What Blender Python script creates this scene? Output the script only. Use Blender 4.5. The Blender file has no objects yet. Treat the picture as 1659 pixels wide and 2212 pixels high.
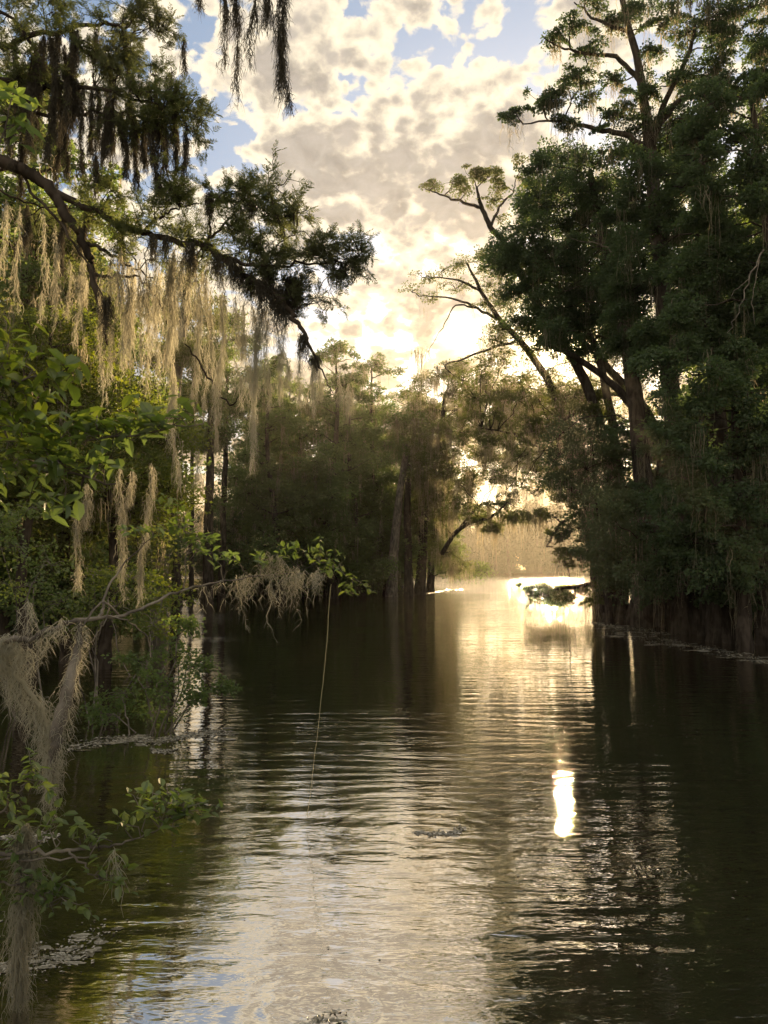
import bpy, math
import numpy as np

S = bpy.context.scene
COL = S.collection
rng = np.random.default_rng(11)
R_ = math.radians

# ------------------------------------------------------------------ camera
CAM_H, FPX, CX, CY, HOR = 2.2, 1661.6, 829.5, 1106.0, 1226.0
PITCH = math.atan((HOR - CY) / FPX)
cam = bpy.data.objects.new('camera', bpy.data.cameras.new('camera'))
COL.objects.link(cam)
cam.location = (0, 0, CAM_H)
cam.rotation_euler = (math.pi / 2 + PITCH, 0, 0)
cam.data.sensor_fit = 'VERTICAL'
cam.data.sensor_height = 24.0
cam.data.lens = 24.0 * FPX / 2212.0
cam.data.clip_start = 0.05
cam.data.clip_end = 4000
S.camera = cam

# ------------------------------------------------------------------ exposure
S.view_settings.view_transform = 'Standard'
S.view_settings.look = 'None'
S.view_settings.exposure = 1.62
S.view_settings.gamma = 1.0
S.cycles.use_denoising = True
S.cycles.max_bounces = 6
S.cycles.diffuse_bounces = 3
S.cycles.glossy_bounces = 3
S.cycles.transmission_bounces = 4
S.cycles.volume_bounces = 0
S.cycles.sample_clamp_indirect = 4.0
S.cycles.caustics_reflective = False
S.cycles.caustics_refractive = False

# ------------------------------------------------------------------ sun and sky
SUN_AZ, SUN_EL = R_(13.0), R_(16.5)           # azimuth clockwise from +Y
SUN = np.array([math.sin(SUN_AZ) * math.cos(SUN_EL), math.cos(SUN_AZ) * math.cos(SUN_EL), math.sin(SUN_EL)])
sl = bpy.data.lights.new('sun', 'SUN')
sl.energy = 5.0
sl.angle = R_(0.5)
sl.color = (1.0, 0.71, 0.37)
so = bpy.data.objects.new('sun', sl)
COL.objects.link(so)
so.rotation_euler = (math.pi / 2 - SUN_EL, 0, math.pi - SUN_AZ)


class NT:
    """small helper to write node trees"""
    def __init__(s, tree):
        s.t = tree
        tree.nodes.clear()

    def n(s, typ, **kw):
        nd = s.t.nodes.new(typ)
        for k, v in kw.items():
            setattr(nd, k, v)
        return nd

    def put(s, sock, v):
        if isinstance(v, bpy.types.NodeSocket):
            s.t.links.new(v, sock)
        elif v is not None:
            if isinstance(v, (tuple, list)) and sock.type == 'RGBA' and len(v) == 3:
                v = (*v, 1)
            sock.default_value = v

    def math(s, op, a, b=None, c=None, clamp=False):
        nd = s.n('ShaderNodeMath', operation=op, use_clamp=clamp)
        for i, v in enumerate((a, b, c)):
            s.put(nd.inputs[i], v)
        return nd.outputs[0]

    def vec(s, op, a, b=None, scale=None):
        nd = s.n('ShaderNodeVectorMath', operation=op)
        s.put(nd.inputs[0], a)
        if b is not None:
            s.put(nd.inputs[1], b)
        if scale is not None:
            s.put(nd.inputs['Scale'], scale)
        return nd.outputs['Value'] if op in ('DOT_PRODUCT', 'LENGTH', 'DISTANCE') else nd.outputs[0]

    def mix(s, f, a, b):
        nd = s.n('ShaderNodeMix', data_type='RGBA')
        s.put(nd.inputs[0], f)
        s.put(nd.inputs[6], a)
        s.put(nd.inputs[7], b)
        return nd.outputs[2]

    def ramp(s, v, a, b, lo=0.0, hi=1.0):
        nd = s.n('ShaderNodeMapRange', interpolation_type='SMOOTHSTEP')
        for i, x in enumerate((v, a, b, lo, hi)):
            s.put(nd.inputs[i], x)
        return nd.outputs[0]

    def noise(s, v, scale, detail=4, rough=0.5, dist=0.0, dims='3D'):
        nd = s.n('ShaderNodeTexNoise', noise_dimensions=dims)
        s.put(nd.inputs['Vector'], v)
        s.put(nd.inputs['Scale'], scale)
        s.put(nd.inputs['Detail'], detail)
        s.put(nd.inputs['Roughness'], rough)
        s.put(nd.inputs['Distortion'], dist)
        return nd.outputs[0]


W = bpy.data.worlds.new('World')
S.world = W
W.use_nodes = True
w = NT(W.node_tree)
sky = w.n('ShaderNodeTexSky', sky_type='NISHITA')
sky.sun_disc = False
sky.sun_elevation = SUN_EL
sky.sun_rotation = SUN_AZ
sky.air_density = 1.0
sky.dust_density = 1.5
sky.ozone_density = 1.5
d = w.vec('NORMALIZE', w.n('ShaderNodeTexCoord').outputs['Generated'])
sep = w.n('ShaderNodeSeparateXYZ')
w.put(sep.inputs[0], d)
dz = w.math('MAXIMUM', sep.outputs[2], 0.0)
den = w.math('ADD', dz, 0.45)
comb = w.n('ShaderNodeCombineXYZ')
w.put(comb.inputs[0], w.math('DIVIDE', sep.outputs[0], den))
w.put(comb.inputs[1], w.math('DIVIDE', sep.outputs[1], den))
comb.inputs[2].default_value = 3.7
p = comb.outputs[0]
big = w.noise(p, 9.0, 2, 0.5)
fine = w.noise(p, 20.0, 9, 0.62, 0.3)
crisp = w.noise(p, 30.0, 6, 0.6, 0.4)
warp = w.n('ShaderNodeTexNoise')
w.put(warp.inputs['Vector'], p)
warp.inputs['Scale'].default_value = 15.0
warp.inputs['Detail'].default_value = 3
pw = w.vec('ADD', p, w.vec('SCALE', w.vec('SUBTRACT', warp.outputs['Color'], (.5, .5, .5)), scale=0.05))


def puff(scale, k):
    v = w.n('ShaderNodeTexVoronoi', feature='SMOOTH_F1')
    w.put(v.inputs['Vector'], pw)
    v.inputs['Scale'].default_value = scale
    v.inputs['Smoothness'].default_value = .25
    return w.math('MULTIPLY', w.math('SUBTRACT', 0.45, v.outputs['Distance']), k)


billow = w.math('ADD', puff(25.0, .30), puff(56.0, .18))
cosun = w.vec('DOT_PRODUCT', d, tuple(SUN))
cv = w.math('ADD', w.math('ADD', w.math('MULTIPLY_ADD', big, 0.72, 0.0), w.math('MULTIPLY', fine, 0.60)), billow)


def skyblob(x, y, r, amp):
    """a clear hole (amp<0) or a cloud bank (amp>0) in the direction of one spot of the sky"""
    th = PITCH
    v = np.array([(x - CX) / FPX, math.cos(th) - (CY - y) / FPX * math.sin(th), math.sin(th) + (CY - y) / FPX * math.cos(th)])
    v /= np.linalg.norm(v)
    return w.math('MULTIPLY', w.ramp(w.vec('DISTANCE', d, tuple(v)), r, r * 0.2), amp)


for (x, y, r, a) in [(430, 110, .08, -.07), (400, 220, .06, -.04), (790, 225, .07, -.16), (915, 130, .05, -.13), (480, 250, .06, -.05),
                     (1130, 110, .05, -.14), (700, 140, .12, .08), (1060, 200, .11, .08), (880, 330, .10, .08), (830, 500, .22, .10), (620, 250, .10, .06), (1000, 380, .16, .08),
                     (380, 60, .05, .06), (900, 180, .035, .12), (530, 340, .06, -.07), (640, 400, .1, .08), (860, 60, .05, -.06)]:
    cv = w.math('ADD', cv, skyblob(x, y, r, a))
mask = w.ramp(cv, 0.555, 0.64)
thick = w.ramp(w.math('ADD', cv, w.math('MULTIPLY', w.math('SUBTRACT', crisp, 0.5), 0.50)), 0.59, 0.87)
low = w.ramp(dz, 0.02, 0.42, 1.0, 0.0)
bright = w.mix(low, (7.8, 6.8, 5.1), (5.6, 4.0, 1.9))
grey = w.mix(low, (3.2, 2.85, 2.45), (3.0, 2.2, 1.35))
cl = w.mix(thick, bright, w.vec('SCALE', grey, scale=w.math('MULTIPLY_ADD', crisp, 1.1, 0.48)))
base = w.mix(0.55, sky.outputs[0], w.mix(low, (1.5, 2.4, 3.7), (4.4, 3.5, 2.2)))
skyc = w.mix(mask, base, cl)
# aureole round the sun, seen through thin cloud
g0 = skyblob(1000, 722, .04, 9.0)
g1 = w.math('POWER', w.math('MAXIMUM', cosun, 0.0), 1600.0)
g2 = w.math('POWER', w.math('MAXIMUM', cosun, 0.0), 80.0)
au = w.n('ShaderNodeMix', data_type='RGBA', blend_type='ADD')
au.inputs[0].default_value = 1.0
w.put(au.inputs[6], skyc)
w.put(au.inputs[7], w.vec('ADD', w.vec('SCALE', (1.0, 0.80, 0.42), scale=w.math('MULTIPLY_ADD', g1, 60.0, g0)),
                          w.vec('SCALE', (1.0, 0.62, 0.20), scale=w.math('MULTIPLY', g2, 1.6))))
bg = w.n('ShaderNodeBackground')
w.put(bg.inputs[0], au.outputs[2])
bg.inputs[1].default_value = 0.051
w.put(w.n('ShaderNodeOutputWorld').inputs[0], bg.outputs[0])


# ------------------------------------------------------------------ helpers
def D(x, y, dist):
    """point seen at display pixel (x, y) of the 1659x2212 view, at depth dist along +Y"""
    th = PITCH
    a, b = (x - CX) / FPX, (CY - y) / FPX
    v = np.array([a, math.cos(th) - b * math.sin(th), math.sin(th) + b * math.cos(th)])
    return np.array([0, 0, CAM_H]) + v * (dist / v[1])


def M(n, dist):
    return n * dist / FPX


def unit(v):
    return v / np.maximum(np.linalg.norm(v, axis=-1, keepdims=True), 1e-9)


def rdir(n):
    return unit(rng.normal(size=(n, 3)))


class MB:
    def __init__(s):
        s.v, s.f4, s.f3, s.n = [], [], [], 0

    def add(s, v, f):
        v = np.asarray(v, float).reshape(-1, 3)
        f = np.asarray(f, np.int64)
        (s.f4 if f.shape[1] == 4 else s.f3).append(f + s.n)
        s.v.append(v)
        s.n += len(v)

    def build(s, name, mat, parent=None, smooth=False, origin=None):
        me = bpy.data.meshes.new(name)
        if s.n:
            V = np.concatenate(s.v)
            if origin is not None:
                V = V - np.asarray(origin)
            f4 = np.concatenate(s.f4) if s.f4 else np.zeros((0, 4), np.int64)
            f3 = np.concatenate(s.f3) if s.f3 else np.zeros((0, 3), np.int64)
            me.vertices.add(len(V))
            me.vertices.foreach_set('co', V.astype(np.float32).ravel())
            lv = np.concatenate([f4.ravel(), f3.ravel()]).astype(np.int32)
            me.loops.add(len(lv))
            me.loops.foreach_set('vertex_index', lv)
            st = np.concatenate([np.arange(len(f4)) * 4, len(f4) * 4 + np.arange(len(f3)) * 3]).astype(np.int32)
            me.polygons.add(len(st))
            me.polygons.foreach_set('loop_start', st)
            me.polygons.foreach_set('use_smooth', np.full(len(st), smooth))
            me.update(calc_edges=True)
            me.validate()
        me.materials.append(mat)
        o = bpy.data.objects.new(name, me)
        COL.objects.link(o)
        if parent is not None:
            o.parent = parent
        return o


def tag(o, label=None, cat=None, group=None, kind=None):
    for k, v in (('label', label), ('category', cat), ('group', group), ('kind', kind)):
        if v:
            o[k] = v
    return o


def empty(name, loc, label, cat, group=None):
    o = bpy.data.objects.new(name, None)
    o.location = tuple(loc)
    o.empty_display_size = 0.3
    COL.objects.link(o)
    return tag(o, label, cat, group)


def tubes(mb, P, R, sides=5):
    P = np.asarray(P, float)
    R = np.asarray(R, float)
    n, k, _ = P.shape
    T = unit(np.gradient(P, axis=1))
    tot = unit(P[:, -1] - P[:, 0])
    ref = np.where(np.abs(tot[:, 2:3]) > 0.75, np.array([[1.0, 0.13, 0]]), np.array([[0.11, 0.07, 1.0]]))[:, None, :]
    A = unit(np.cross(T, np.broadcast_to(ref, T.shape)))
    B = np.cross(T, A)
    an = np.arange(sides) * 2 * math.pi / sides
    V = P[:, :, None] + R[:, :, None, None] * (A[:, :, None] * np.cos(an)[:, None] + B[:, :, None] * np.sin(an)[:, None])
    i, j, q = np.meshgrid(np.arange(n), np.arange(k - 1), np.arange(sides), indexing='ij')
    b0 = (i * k + j) * sides
    q2 = (q + 1) % sides
    F = np.stack([b0 + q, b0 + q2, b0 + sides + q2, b0 + sides + q], -1).reshape(-1, 4)
    mb.add(V, F)


def ribbons(mb, P, Wd, side):
    """P n,k,3 ; Wd n,k half widths ; side n,3"""
    n, k, _ = P.shape
    V = np.stack([P - side[:, None] * Wd[..., None], P + side[:, None] * Wd[..., None]], 2)
    i, j = np.meshgrid(np.arange(n), np.arange(k - 1), indexing='ij')
    b = (i * k + j) * 2
    mb.add(V, np.stack([b, b + 1, b + 3, b + 2], -1).reshape(-1, 4))


def spline(pts, per=5, wob=0.0):
    """Catmull-Rom through rows of pts (any width); wob jitters xyz"""
    p = np.asarray(pts, float)
    q = np.concatenate([[2 * p[0] - p[1]], p, [2 * p[-1] - p[-2]]])
    out = []
    for a in range(1, len(q) - 2):
        for t in np.arange(per) / per:
            out.append(.5 * ((2 * q[a]) + (-q[a - 1] + q[a + 1]) * t + (2 * q[a - 1] - 5 * q[a] + 4 * q[a + 1] - q[a + 2]) * t * t
                             + (-q[a - 1] + 3 * q[a] - 3 * q[a + 1] + q[a + 2]) * t ** 3))
    out.append(p[-1])
    out = np.array(out)
    if wob:
        out[1:-1, :3] += rng.normal(size=(len(out) - 2, 3)) * wob
    return out


def limb(mb, pts, sides=7, per=5, wob=0.0):
    """pts rows x,y,z,r ; adds tube and returns the sampled rows"""
    s = spline(pts, per, wob)
    s[:, 3] = np.maximum(s[:, 3], 0.002)
    tubes(mb, s[None, :, :3], s[None, :, 3], sides)
    return s


def diamonds(mb, C, Dr, Nn, L, Wd):
    """leaves: rhombic folded blades. C base points, Dr axis, Nn rough normal"""
    Sd = unit(np.cross(Dr, Nn))
    up = np.cross(Sd, Dr)
    L = L[:, None]
    Wd = Wd[:, None]
    V = np.stack([C, C + Dr * L * .5 + Sd * Wd + up * Wd * .3, C + Dr * L - up * L * .08, C + Dr * L * .5 - Sd * Wd + up * Wd * .3], 1)
    n = len(C)
    mb.add(V, np.arange(n * 4).reshape(n, 4))


def broad(mb, C, Dr, Nn, L, Wd):
    """near leaves: elliptic blade folded along the midrib, 8 verts"""
    Sd = unit(np.cross(Dr, Nn))
    up = np.cross(Sd, Dr)
    L = L[:, None]
    Wd = Wd[:, None]
    m = lambda t, s, h: C + Dr * L * t + Sd * Wd * s + up * (Wd * h - L * .10 * t * t)
    V = np.stack([m(0, 0, 0), m(.33, 0, 0), m(.68, 0, 0), m(1, 0, 0), m(.3, .9, .38), m(.66, .85, .36), m(.3, -.9, .38), m(.66, -.85, .36)], 1)
    n = len(C)
    o = (np.arange(n) * 8)[:, None]
    q = np.concatenate([o + np.array([[1, 2, 5, 4]]), o + np.array([[1, 6, 7, 2]])])
    t = np.concatenate([o + np.array([a]) for a in ([0, 1, 4], [2, 3, 5], [0, 6, 1], [2, 7, 3])])
    k = mb.n
    mb.add(V, q)
    mb.f3.append(t + k)


# ------------------------------------------------------------------ materials
def leaf_mat(name, cols, trans=0.45, gloss=0.04, rough=0.45):
    m = bpy.data.materials.new(name)
    m.use_nodes = True
    t = NT(m.node_tree)
    g = t.n('ShaderNodeNewGeometry')
    r = g.outputs['Random Per Island']
    big_ = t.noise(g.outputs['Position'], 0.9, 2)
    c = t.mix(r, cols[0], cols[1])
    c = t.mix(t.ramp(big_, .4, .65), c, cols[2])
    df = t.n('ShaderNodeBsdfDiffuse')
    tr = t.n('ShaderNodeBsdfTranslucent')
    t.put(df.inputs[0], c)
    hs = t.n('ShaderNodeHueSaturation')
    hs.inputs['Hue'].default_value = 0.485
    hs.inputs['Saturation'].default_value = 1.15
    hs.inputs['Value'].default_value = 1.5
    t.put(hs.inputs['Color'], c)
    t.put(tr.inputs[0], hs.outputs[0])
    mx = t.n('ShaderNodeMixShader')
    mx.inputs[0].default_value = trans
    t.put(mx.inputs[1], df.outputs[0])
    t.put(mx.inputs[2], tr.outputs[0])
    out = t.n('ShaderNodeOutputMaterial')
    if gloss:
        gl = t.n('ShaderNodeBsdfGlossy')
        gl.inputs['Roughness'].default_value = rough
        mg = t.n('ShaderNodeMixShader')
        mg.inputs[0].default_value = gloss
        t.put(mg.inputs[1], mx.outputs[0])
        t.put(mg.inputs[2], gl.outputs[0])
        mx = mg
    t.put(out.inputs[0], mx.outputs[0])
    return m


def bark_mat(name, a, b, scale=6.0):
    m = bpy.data.materials.new(name)
    m.use_nodes = True
    t = NT(m.node_tree)
    pos = t.n('ShaderNodeNewGeometry').outputs['Position']
    st = t.vec('MULTIPLY', pos, (1, 1, 0.22))
    n1 = t.noise(st, scale, 6, .6, .3)
    n2 = t.noise(pos, scale * .35, 3)
    c = t.mix(t.ramp(n1, .35, .65), a, b)
    c = t.mix(t.ramp(n2, .5, .7, 0, .5), c, tuple(min(1, x * 1.7) for x in b))
    bs = t.n('ShaderNodeBsdfDiffuse')
    t.put(bs.inputs[0], c)
    bp = t.n('ShaderNodeBump')
    bp.inputs['Strength'].default_value = .8
    bp.inputs['Distance'].default_value = .03
    t.put(bp.inputs['Height'], n1)
    t.put(bs.inputs['Normal'], bp.outputs[0])
    t.put(t.n('ShaderNodeOutputMaterial').inputs[0], bs.outputs[0])
    return m


MAT = dict(
    dark=leaf_mat('dark_leaf', ((.056, .096, .043), (.09, .135, .05), (.07, .108, .047)), .42, .03),
    mid=leaf_mat('mid_leaf', ((.085, .14, .045), (.125, .18, .05), (.10, .145, .05)), .48, .03),
    olive=leaf_mat('olive_leaf', ((.09, .125, .035), (.13, .15, .045), (.10, .12, .04)), .5, .03),
    lime=leaf_mat('lime_leaf', ((.10, .145, .025), (.145, .175, .03), (.085, .12, .03)), .50, .03),
    laurel=leaf_mat('laurel_leaf', ((.10, .165, .035), (.17, .22, .04), (.11, .17, .05)), .55, .06, .35),
    needle=leaf_mat('cypress_needle', ((.08, .11, .04), (.12, .14, .05), (.09, .105, .05)), .5, .02),
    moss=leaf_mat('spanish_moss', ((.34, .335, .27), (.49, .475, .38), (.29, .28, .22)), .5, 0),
    darkmoss=leaf_mat('shaded_moss', ((.055, .052, .042), (.12, .11, .085), (.08, .075, .06)), .25, 0),  # darker copy of the moss; its backlit shade is put into the colour
    farmoss=leaf_mat('moss_grey', ((.20, .19, .14), (.32, .29, .20), (.25, .23, .17)), .5, 0),
    bark=bark_mat('bark', (.03, .025, .02), (.085, .07, .058)),
    greybark=bark_mat('grey_bark', (.09, .08, .07), (.24, .215, .18), 9),
    farleaf=leaf_mat('far_leaf', ((.035, .05, .025), (.06, .075, .035), (.045, .06, .03)), .15, 0),
)


# ------------------------------------------------------------------ moss
def moss_strands(mb, tops, Ls, wid, seg=12, kink=.012, fil=0, fill=.035, sides=0, curl=1.0):
    """strands hanging from tops (n,3), lengths Ls; optional short curled side filaments"""
    n = len(tops)
    if n == 0:
        return
    t = np.linspace(0, 1, seg)
    P = np.repeat(tops[:, None], seg, 1)
    P[:, :, 2] -= Ls[:, None] * t
    wk = rng.normal(size=(n, seg, 2)) * kink
    wk[:, 0] = 0
    P[:, :, :2] += np.cumsum(wk, 1)
    an = rng.uniform(0, math.pi, n)
    side = np.stack([np.cos(an), np.sin(an), np.zeros(n)], 1)
    Wd = wid * (1.0 - .75 * t[None] ** 2) * rng.uniform(.6, 1.3, (n, seg))
    if sides:
        tubes(mb, P, Wd, sides)
    else:
        ribbons(mb, P, Wd, side)
    if fil:
        m = n * fil
        si = np.repeat(np.arange(n), fil)
        tt = rng.uniform(.0, .999, m) * (seg - 1)
        a = tt.astype(int)
        f = (tt - a)[:, None]
        B = P[si, a] * (1 - f) + P[si, a + 1] * f
        an = rng.uniform(0, 2 * math.pi, m)
        h = np.stack([np.cos(an), np.sin(an), rng.uniform(-.9, .25, m)], 1)
        l = (fill * rng.uniform(.5, 1.5, m))[:, None]
        u = np.linspace(0, 1, 4)
        Q = B[:, None] + h[:, None] * (l[:, None] * u[:, None])
        Q[:, :, 2] -= (l * curl * u[None] ** 2 * rng.uniform(0.2, 1.1, (m, 1)))
        sd = unit(np.cross(h, rdir(m)))
        ribbons(mb, Q, wid * .75 * (1 - .7 * u)[None] * np.ones((m, 1)), sd)


def moss_clump(x, yt, yb, wpx, dist, label, group=None, dens=1.0, fil=10, fringe=None, wid=.0028, taper=1.35, name='spanish_moss', mat='moss', kink=.012):
    """one hanging clump as a top-level thing, from display (x, yt) down to (x, yb), wpx wide"""
    top = D(x, yt, dist)
    L = M(yb - yt, dist)
    wr = max(M(wpx, dist) * .5, .006)
    n = max(3, int(14 * dens * (wpx / 10.0) ** 1.15))
    a = rng.uniform(0, 2 * math.pi, n)
    r = np.sqrt(rng.uniform(0, 1, n))
    off = np.stack([np.cos(a) * r * wr, np.sin(a) * r * wr * .8, np.zeros(n)], 1)
    Ls = L * np.clip((1.0 - .62 * taper * r) * rng.uniform(.45, 1.0, n), .12, 1)
    Ls[np.argmin(r)] = L
    tops = off.copy()
    tops[:, 2] = -rng.uniform(0, .12, n) * L + rng.uniform(0, .03, n)
    mb = MB()
    seg = int(np.clip(L / .05, 6, 26))
    moss_strands(mb, tops, Ls, wid, seg, kink, max(2, int(fil * L / .8)), .04)
    o = mb.build(name, MAT[mat])
    o.location = tuple(top)
    return tag(o, label, 'moss', group)


def moss_col(x, yt, yb, wpx, dist, label, group=None, mat='moss', fuzz=1.0, wid=.0020):
    """one long fuzzy hank: a wandering core with short strands combed down from it"""
    top = D(x, yt, dist)
    L = M(yb - yt, dist)
    wr = max(M(wpx, dist) * .5, .008)
    n = int(fuzz * (24 + L * 88 * (wpx / 10.0) ** .8))
    wr *= rng.uniform(.6, 1.25)
    cx = np.cumsum(rng.normal(size=(24, 2)) * .011 * math.sqrt(max(L, .2)), 0)
    t = rng.uniform(0, 1, n) ** 1.35
    kn = rng.uniform(0, .9, max(2, n // 12))
    kk = rng.random(n) < .5
    t = np.where(kk, np.clip(kn[rng.integers(0, len(kn), n)] + rng.normal(size=n) * .02, 0, 1), t)
    prof = np.interp(t, [0, .08, .35, .7, 1], [.5, .8, 1.0, .6, .12]) * (1 + .35 * np.sin(t * rng.uniform(9, 22) + rng.uniform(0, 6)))
    a = rng.uniform(0, 2 * math.pi, n)
    r = wr * prof * np.sqrt(rng.uniform(0, 1, n))
    i = np.clip(t * 23, 0, 22.99)
    i0 = i.astype(int)
    f = (i - i0)[:, None]
    c = cx[i0] * (1 - f) + cx[i0 + 1] * f
    tops = np.stack([c[:, 0] + np.cos(a) * r, c[:, 1] + np.sin(a) * r, -t * L * .93], 1)
    ls = np.minimum(rng.uniform(.06, .42, n) * rng.uniform(.5, 1, n), (1.04 - t) * L + .03)
    mb = MB()
    moss_strands(mb, tops, ls, wid, 8, .0095, 3, .032, curl=1.8)
    u = np.linspace(0, 1, 24)
    core = np.stack([cx[:, 0], cx[:, 1], -u * L * .95], 1)
    tubes(mb, core[None], (.004 * (1 - .7 * u))[None], 4)
    o = mb.build('spanish_moss', MAT[mat])
    o.location = tuple(top)
    return tag(o, label, 'moss', group)


# ------------------------------------------------------------------ foliage
def sun_gap(P):
    """True where a leaf may stand: a break in the crowns through which the low sun reaches the river"""
    Q = P - SUN * (P[:, 2:3] / SUN[2]) + rng.normal(size=P.shape) * .11
    c = np.abs(Q[:, 0] - Q[:, 1] * math.tan(SUN_AZ)) / (.16 + .012 * Q[:, 1])
    y = Q[:, 1]
    return ~((c < 1) & (((y > 6.7) & (y < 8.8)) | ((y > 8.8) & (y < 15) & (np.sin(y * 4.2) > .45))))



def pad_leaves(mb, c, rad, n, L, flat=.55, clump=None, shape='d', up=.6, at=None):
    """irregular foliage mass: sub-clumps scattered in an ellipsoid, leaves scattered in each"""
    c = np.asarray(c, float)
    rad = np.asarray(rad, float)
    ns = clump or max(5, int(7 * (rad.mean() / .6) ** 1.6))
    sc = unit(rng.normal(size=(ns, 3))) * (rng.uniform(0, 1, (ns, 1)) ** .45) * rad * rng.uniform(.75, 1.15, (ns, 1)) + c
    ssz = rng.uniform(.16, .62, ns) * np.clip(rad.mean(), .25, 1.4)
    pr = ssz ** 2 / np.sum(ssz ** 2)
    k = rng.choice(ns, n, p=pr)
    off = unit(rng.normal(size=(n, 3))) * (rng.uniform(0, 1, (n, 1)) ** .5) * (ssz[k] * 1.35)[:, None] * np.array([1, 1, flat * .62])
    tilt = rng.normal(size=(ns, 2)) * .38
    off[:, 2] += off[:, 0] * tilt[k, 0] + off[:, 1] * tilt[k, 1] - .25 * (off[:, 0] ** 2 + off[:, 1] ** 2) / (ssz[k] + .05)
    C = sc[k] + off
    Dr = unit(off + rng.normal(size=(n, 3)) * .12 + np.array([0, 0, -.04]))
    Dr = unit(Dr * np.array([1, 1, .6]) + rng.normal(size=(n, 3)) * .35)
    Nn = unit(rng.normal(size=(n, 3)) * .7 + np.array([0, 0, up]))
    l = L * rng.uniform(.6, 1.25, n)
    if at is not None:
        g = sun_gap(C + at)
        C, Dr, Nn, l, n = C[g], Dr[g], Nn[g], l[g], int(g.sum())
    (broad if shape == 'b' else diamonds)(mb, C, Dr, Nn, l, l * rng.uniform(.26, .40, n))
    return sc, ssz


def twigs(mb, a, targets, r0=.03, r1=.006, k=6, sag=.12, sides=4):
    """curved branches from points a (n,3) to targets (n,3)"""
    t = np.linspace(0, 1, k)[None, :, None]
    a = np.broadcast_to(a, targets.shape)
    P = a[:, None] * (1 - t) + targets[:, None] * t
    ln = np.linalg.norm(targets - a, axis=1)[:, None, None]
    P = P + np.sin(t * math.pi) * (rng.normal(size=(len(a), 1, 3)) * .10 + np.array([0, 0, sag])) * ln
    P[:, 1:-1] += rng.normal(size=(len(a), k - 2, 3)) * .018 * ln
    tubes(mb, P, (r0 + (r1 - r0) * t[..., 0] ** .7) * np.ones((len(a), 1)), sides)


def in_poly(poly, n, dx, dy):
    """blue-noise-ish points inside a polygon in display pixels"""
    poly = np.asarray(poly, float)
    out = []
    lo, hi = poly.min(0), poly.max(0)
    tries = 0
    while len(out) < n and tries < n * 60:
        tries += 1
        q = rng.uniform(lo, hi)
        x, y = q
        ins = False
        for i in range(len(poly)):
            x1, y1 = poly[i]
            x2, y2 = poly[i - 1]
            if (y1 > y) != (y2 > y) and x < (x2 - x1) * (y - y1) / (y2 - y1) + x1:
                ins = not ins
        if ins and all(((x - u) / dx) ** 2 + ((y - v) / dy) ** 2 > 1 for u, v in out):
            out.append((x, y))
    return out


def tree(name, label, trunk, limbs=(), pads=(), leaf='dark', L=.11, od=2.2, moss=0, bark='bark', flat=.55, cat='tree', group=None,
         mossL=(.5, 1.6), flare=1.0, tw=.035, dfac=.8, mossw=.012):
    """trunk / limbs rows: (x, y, depth, radius_m) in view space; pads: (x, y, rx, ry, depth[, density]) foliage masses"""
    tk = np.array([[*D(x, y, dd), r] for x, y, dd, r in trunk])
    base = tk[0, :3].copy()
    if flare:
        base[2] = -0.6
        tk[0, 2] = -0.6
        z0 = tk[1, 2] - tk[0, 2]
        lo_ = tk[0] * .72 + tk[1] * .28 if z0 > 2.5 else tk[0] * .5 + tk[1] * .5
        lo_[3] = tk[1, 3] * 1.25
        tk[0, 3] = tk[1, 3] * (1.0 + .9 * flare)
        tk = np.insert(tk, 1, lo_, 0)
    root = empty(name, base, label, cat, group)
    mb = MB()
    tk[:, :3] -= base
    s = limb(mb, tk, 9, 5, .02)
    tmb = mb
    sk = [s[len(s) // 4:]]
    for lm in limbs:
        mb = MB()
        q = np.array([[*D(x, y, dd), r] for x, y, dd, r in lm])
        q[:, :3] -= base
        ss = limb(mb, q, 6, 5, .03)
        mb.build('limb', MAT[bark], root, True)
        sk.append(ss)
    sk = np.concatenate(sk)
    lf, br, ms = MB(), tmb, MB()
    for pd in pads:
        x, y, rx, ry, dd = pd[:5]
        dn = pd[5] if len(pd) > 5 else 1.0
        c = D(x, y, dd) - base
        rad = np.array([M(rx, dd), M((rx + ry) * .5 * dfac, dd), M(ry, dd)])
        n = int(dn * od * math.pi * rad[0] * rad[2] / (L * L * .5 * .5 * .62))
        sc, sz = pad_leaves(lf, c, rad, n, L, flat, at=base)
        dist_ = np.linalg.norm((sk[:, :3] - c) * np.array([1, 1, 1.3]), axis=1) + np.maximum(0, sk[:, 2] - c[2]) * .8
        a = sk[np.argmin(dist_), :3]
        hub = c - np.array([0, 0, rad[2] * .3])
        twigs(br, a, hub[None], tw, tw * .45, 8)
        twigs(br, hub, sc, tw * .42, .006, 5)
        if moss:
            nm = int(moss * len(sc))
            if nm:
                i = rng.integers(0, len(sc), nm)
                tp = np.repeat(sc[i] + rng.normal(size=(nm, 3)) * .12, 9, 0) + rng.normal(size=(nm * 9, 3)) * np.array([.10, .10, .06])
                moss_strands(ms, tp, np.repeat(rng.uniform(*mossL, nm), 9) * rng.uniform(.25, 1, nm * 9), mossw * .7, 8, .028, 2, .11)
    br.build('trunk', MAT[bark], root, True)
    if lf.n:
        lf.build('crown', MAT[leaf], root)
    if ms.n:
        tag(ms.build('hanging_moss', MAT['farmoss'], root), kind='stuff')
    return root


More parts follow.
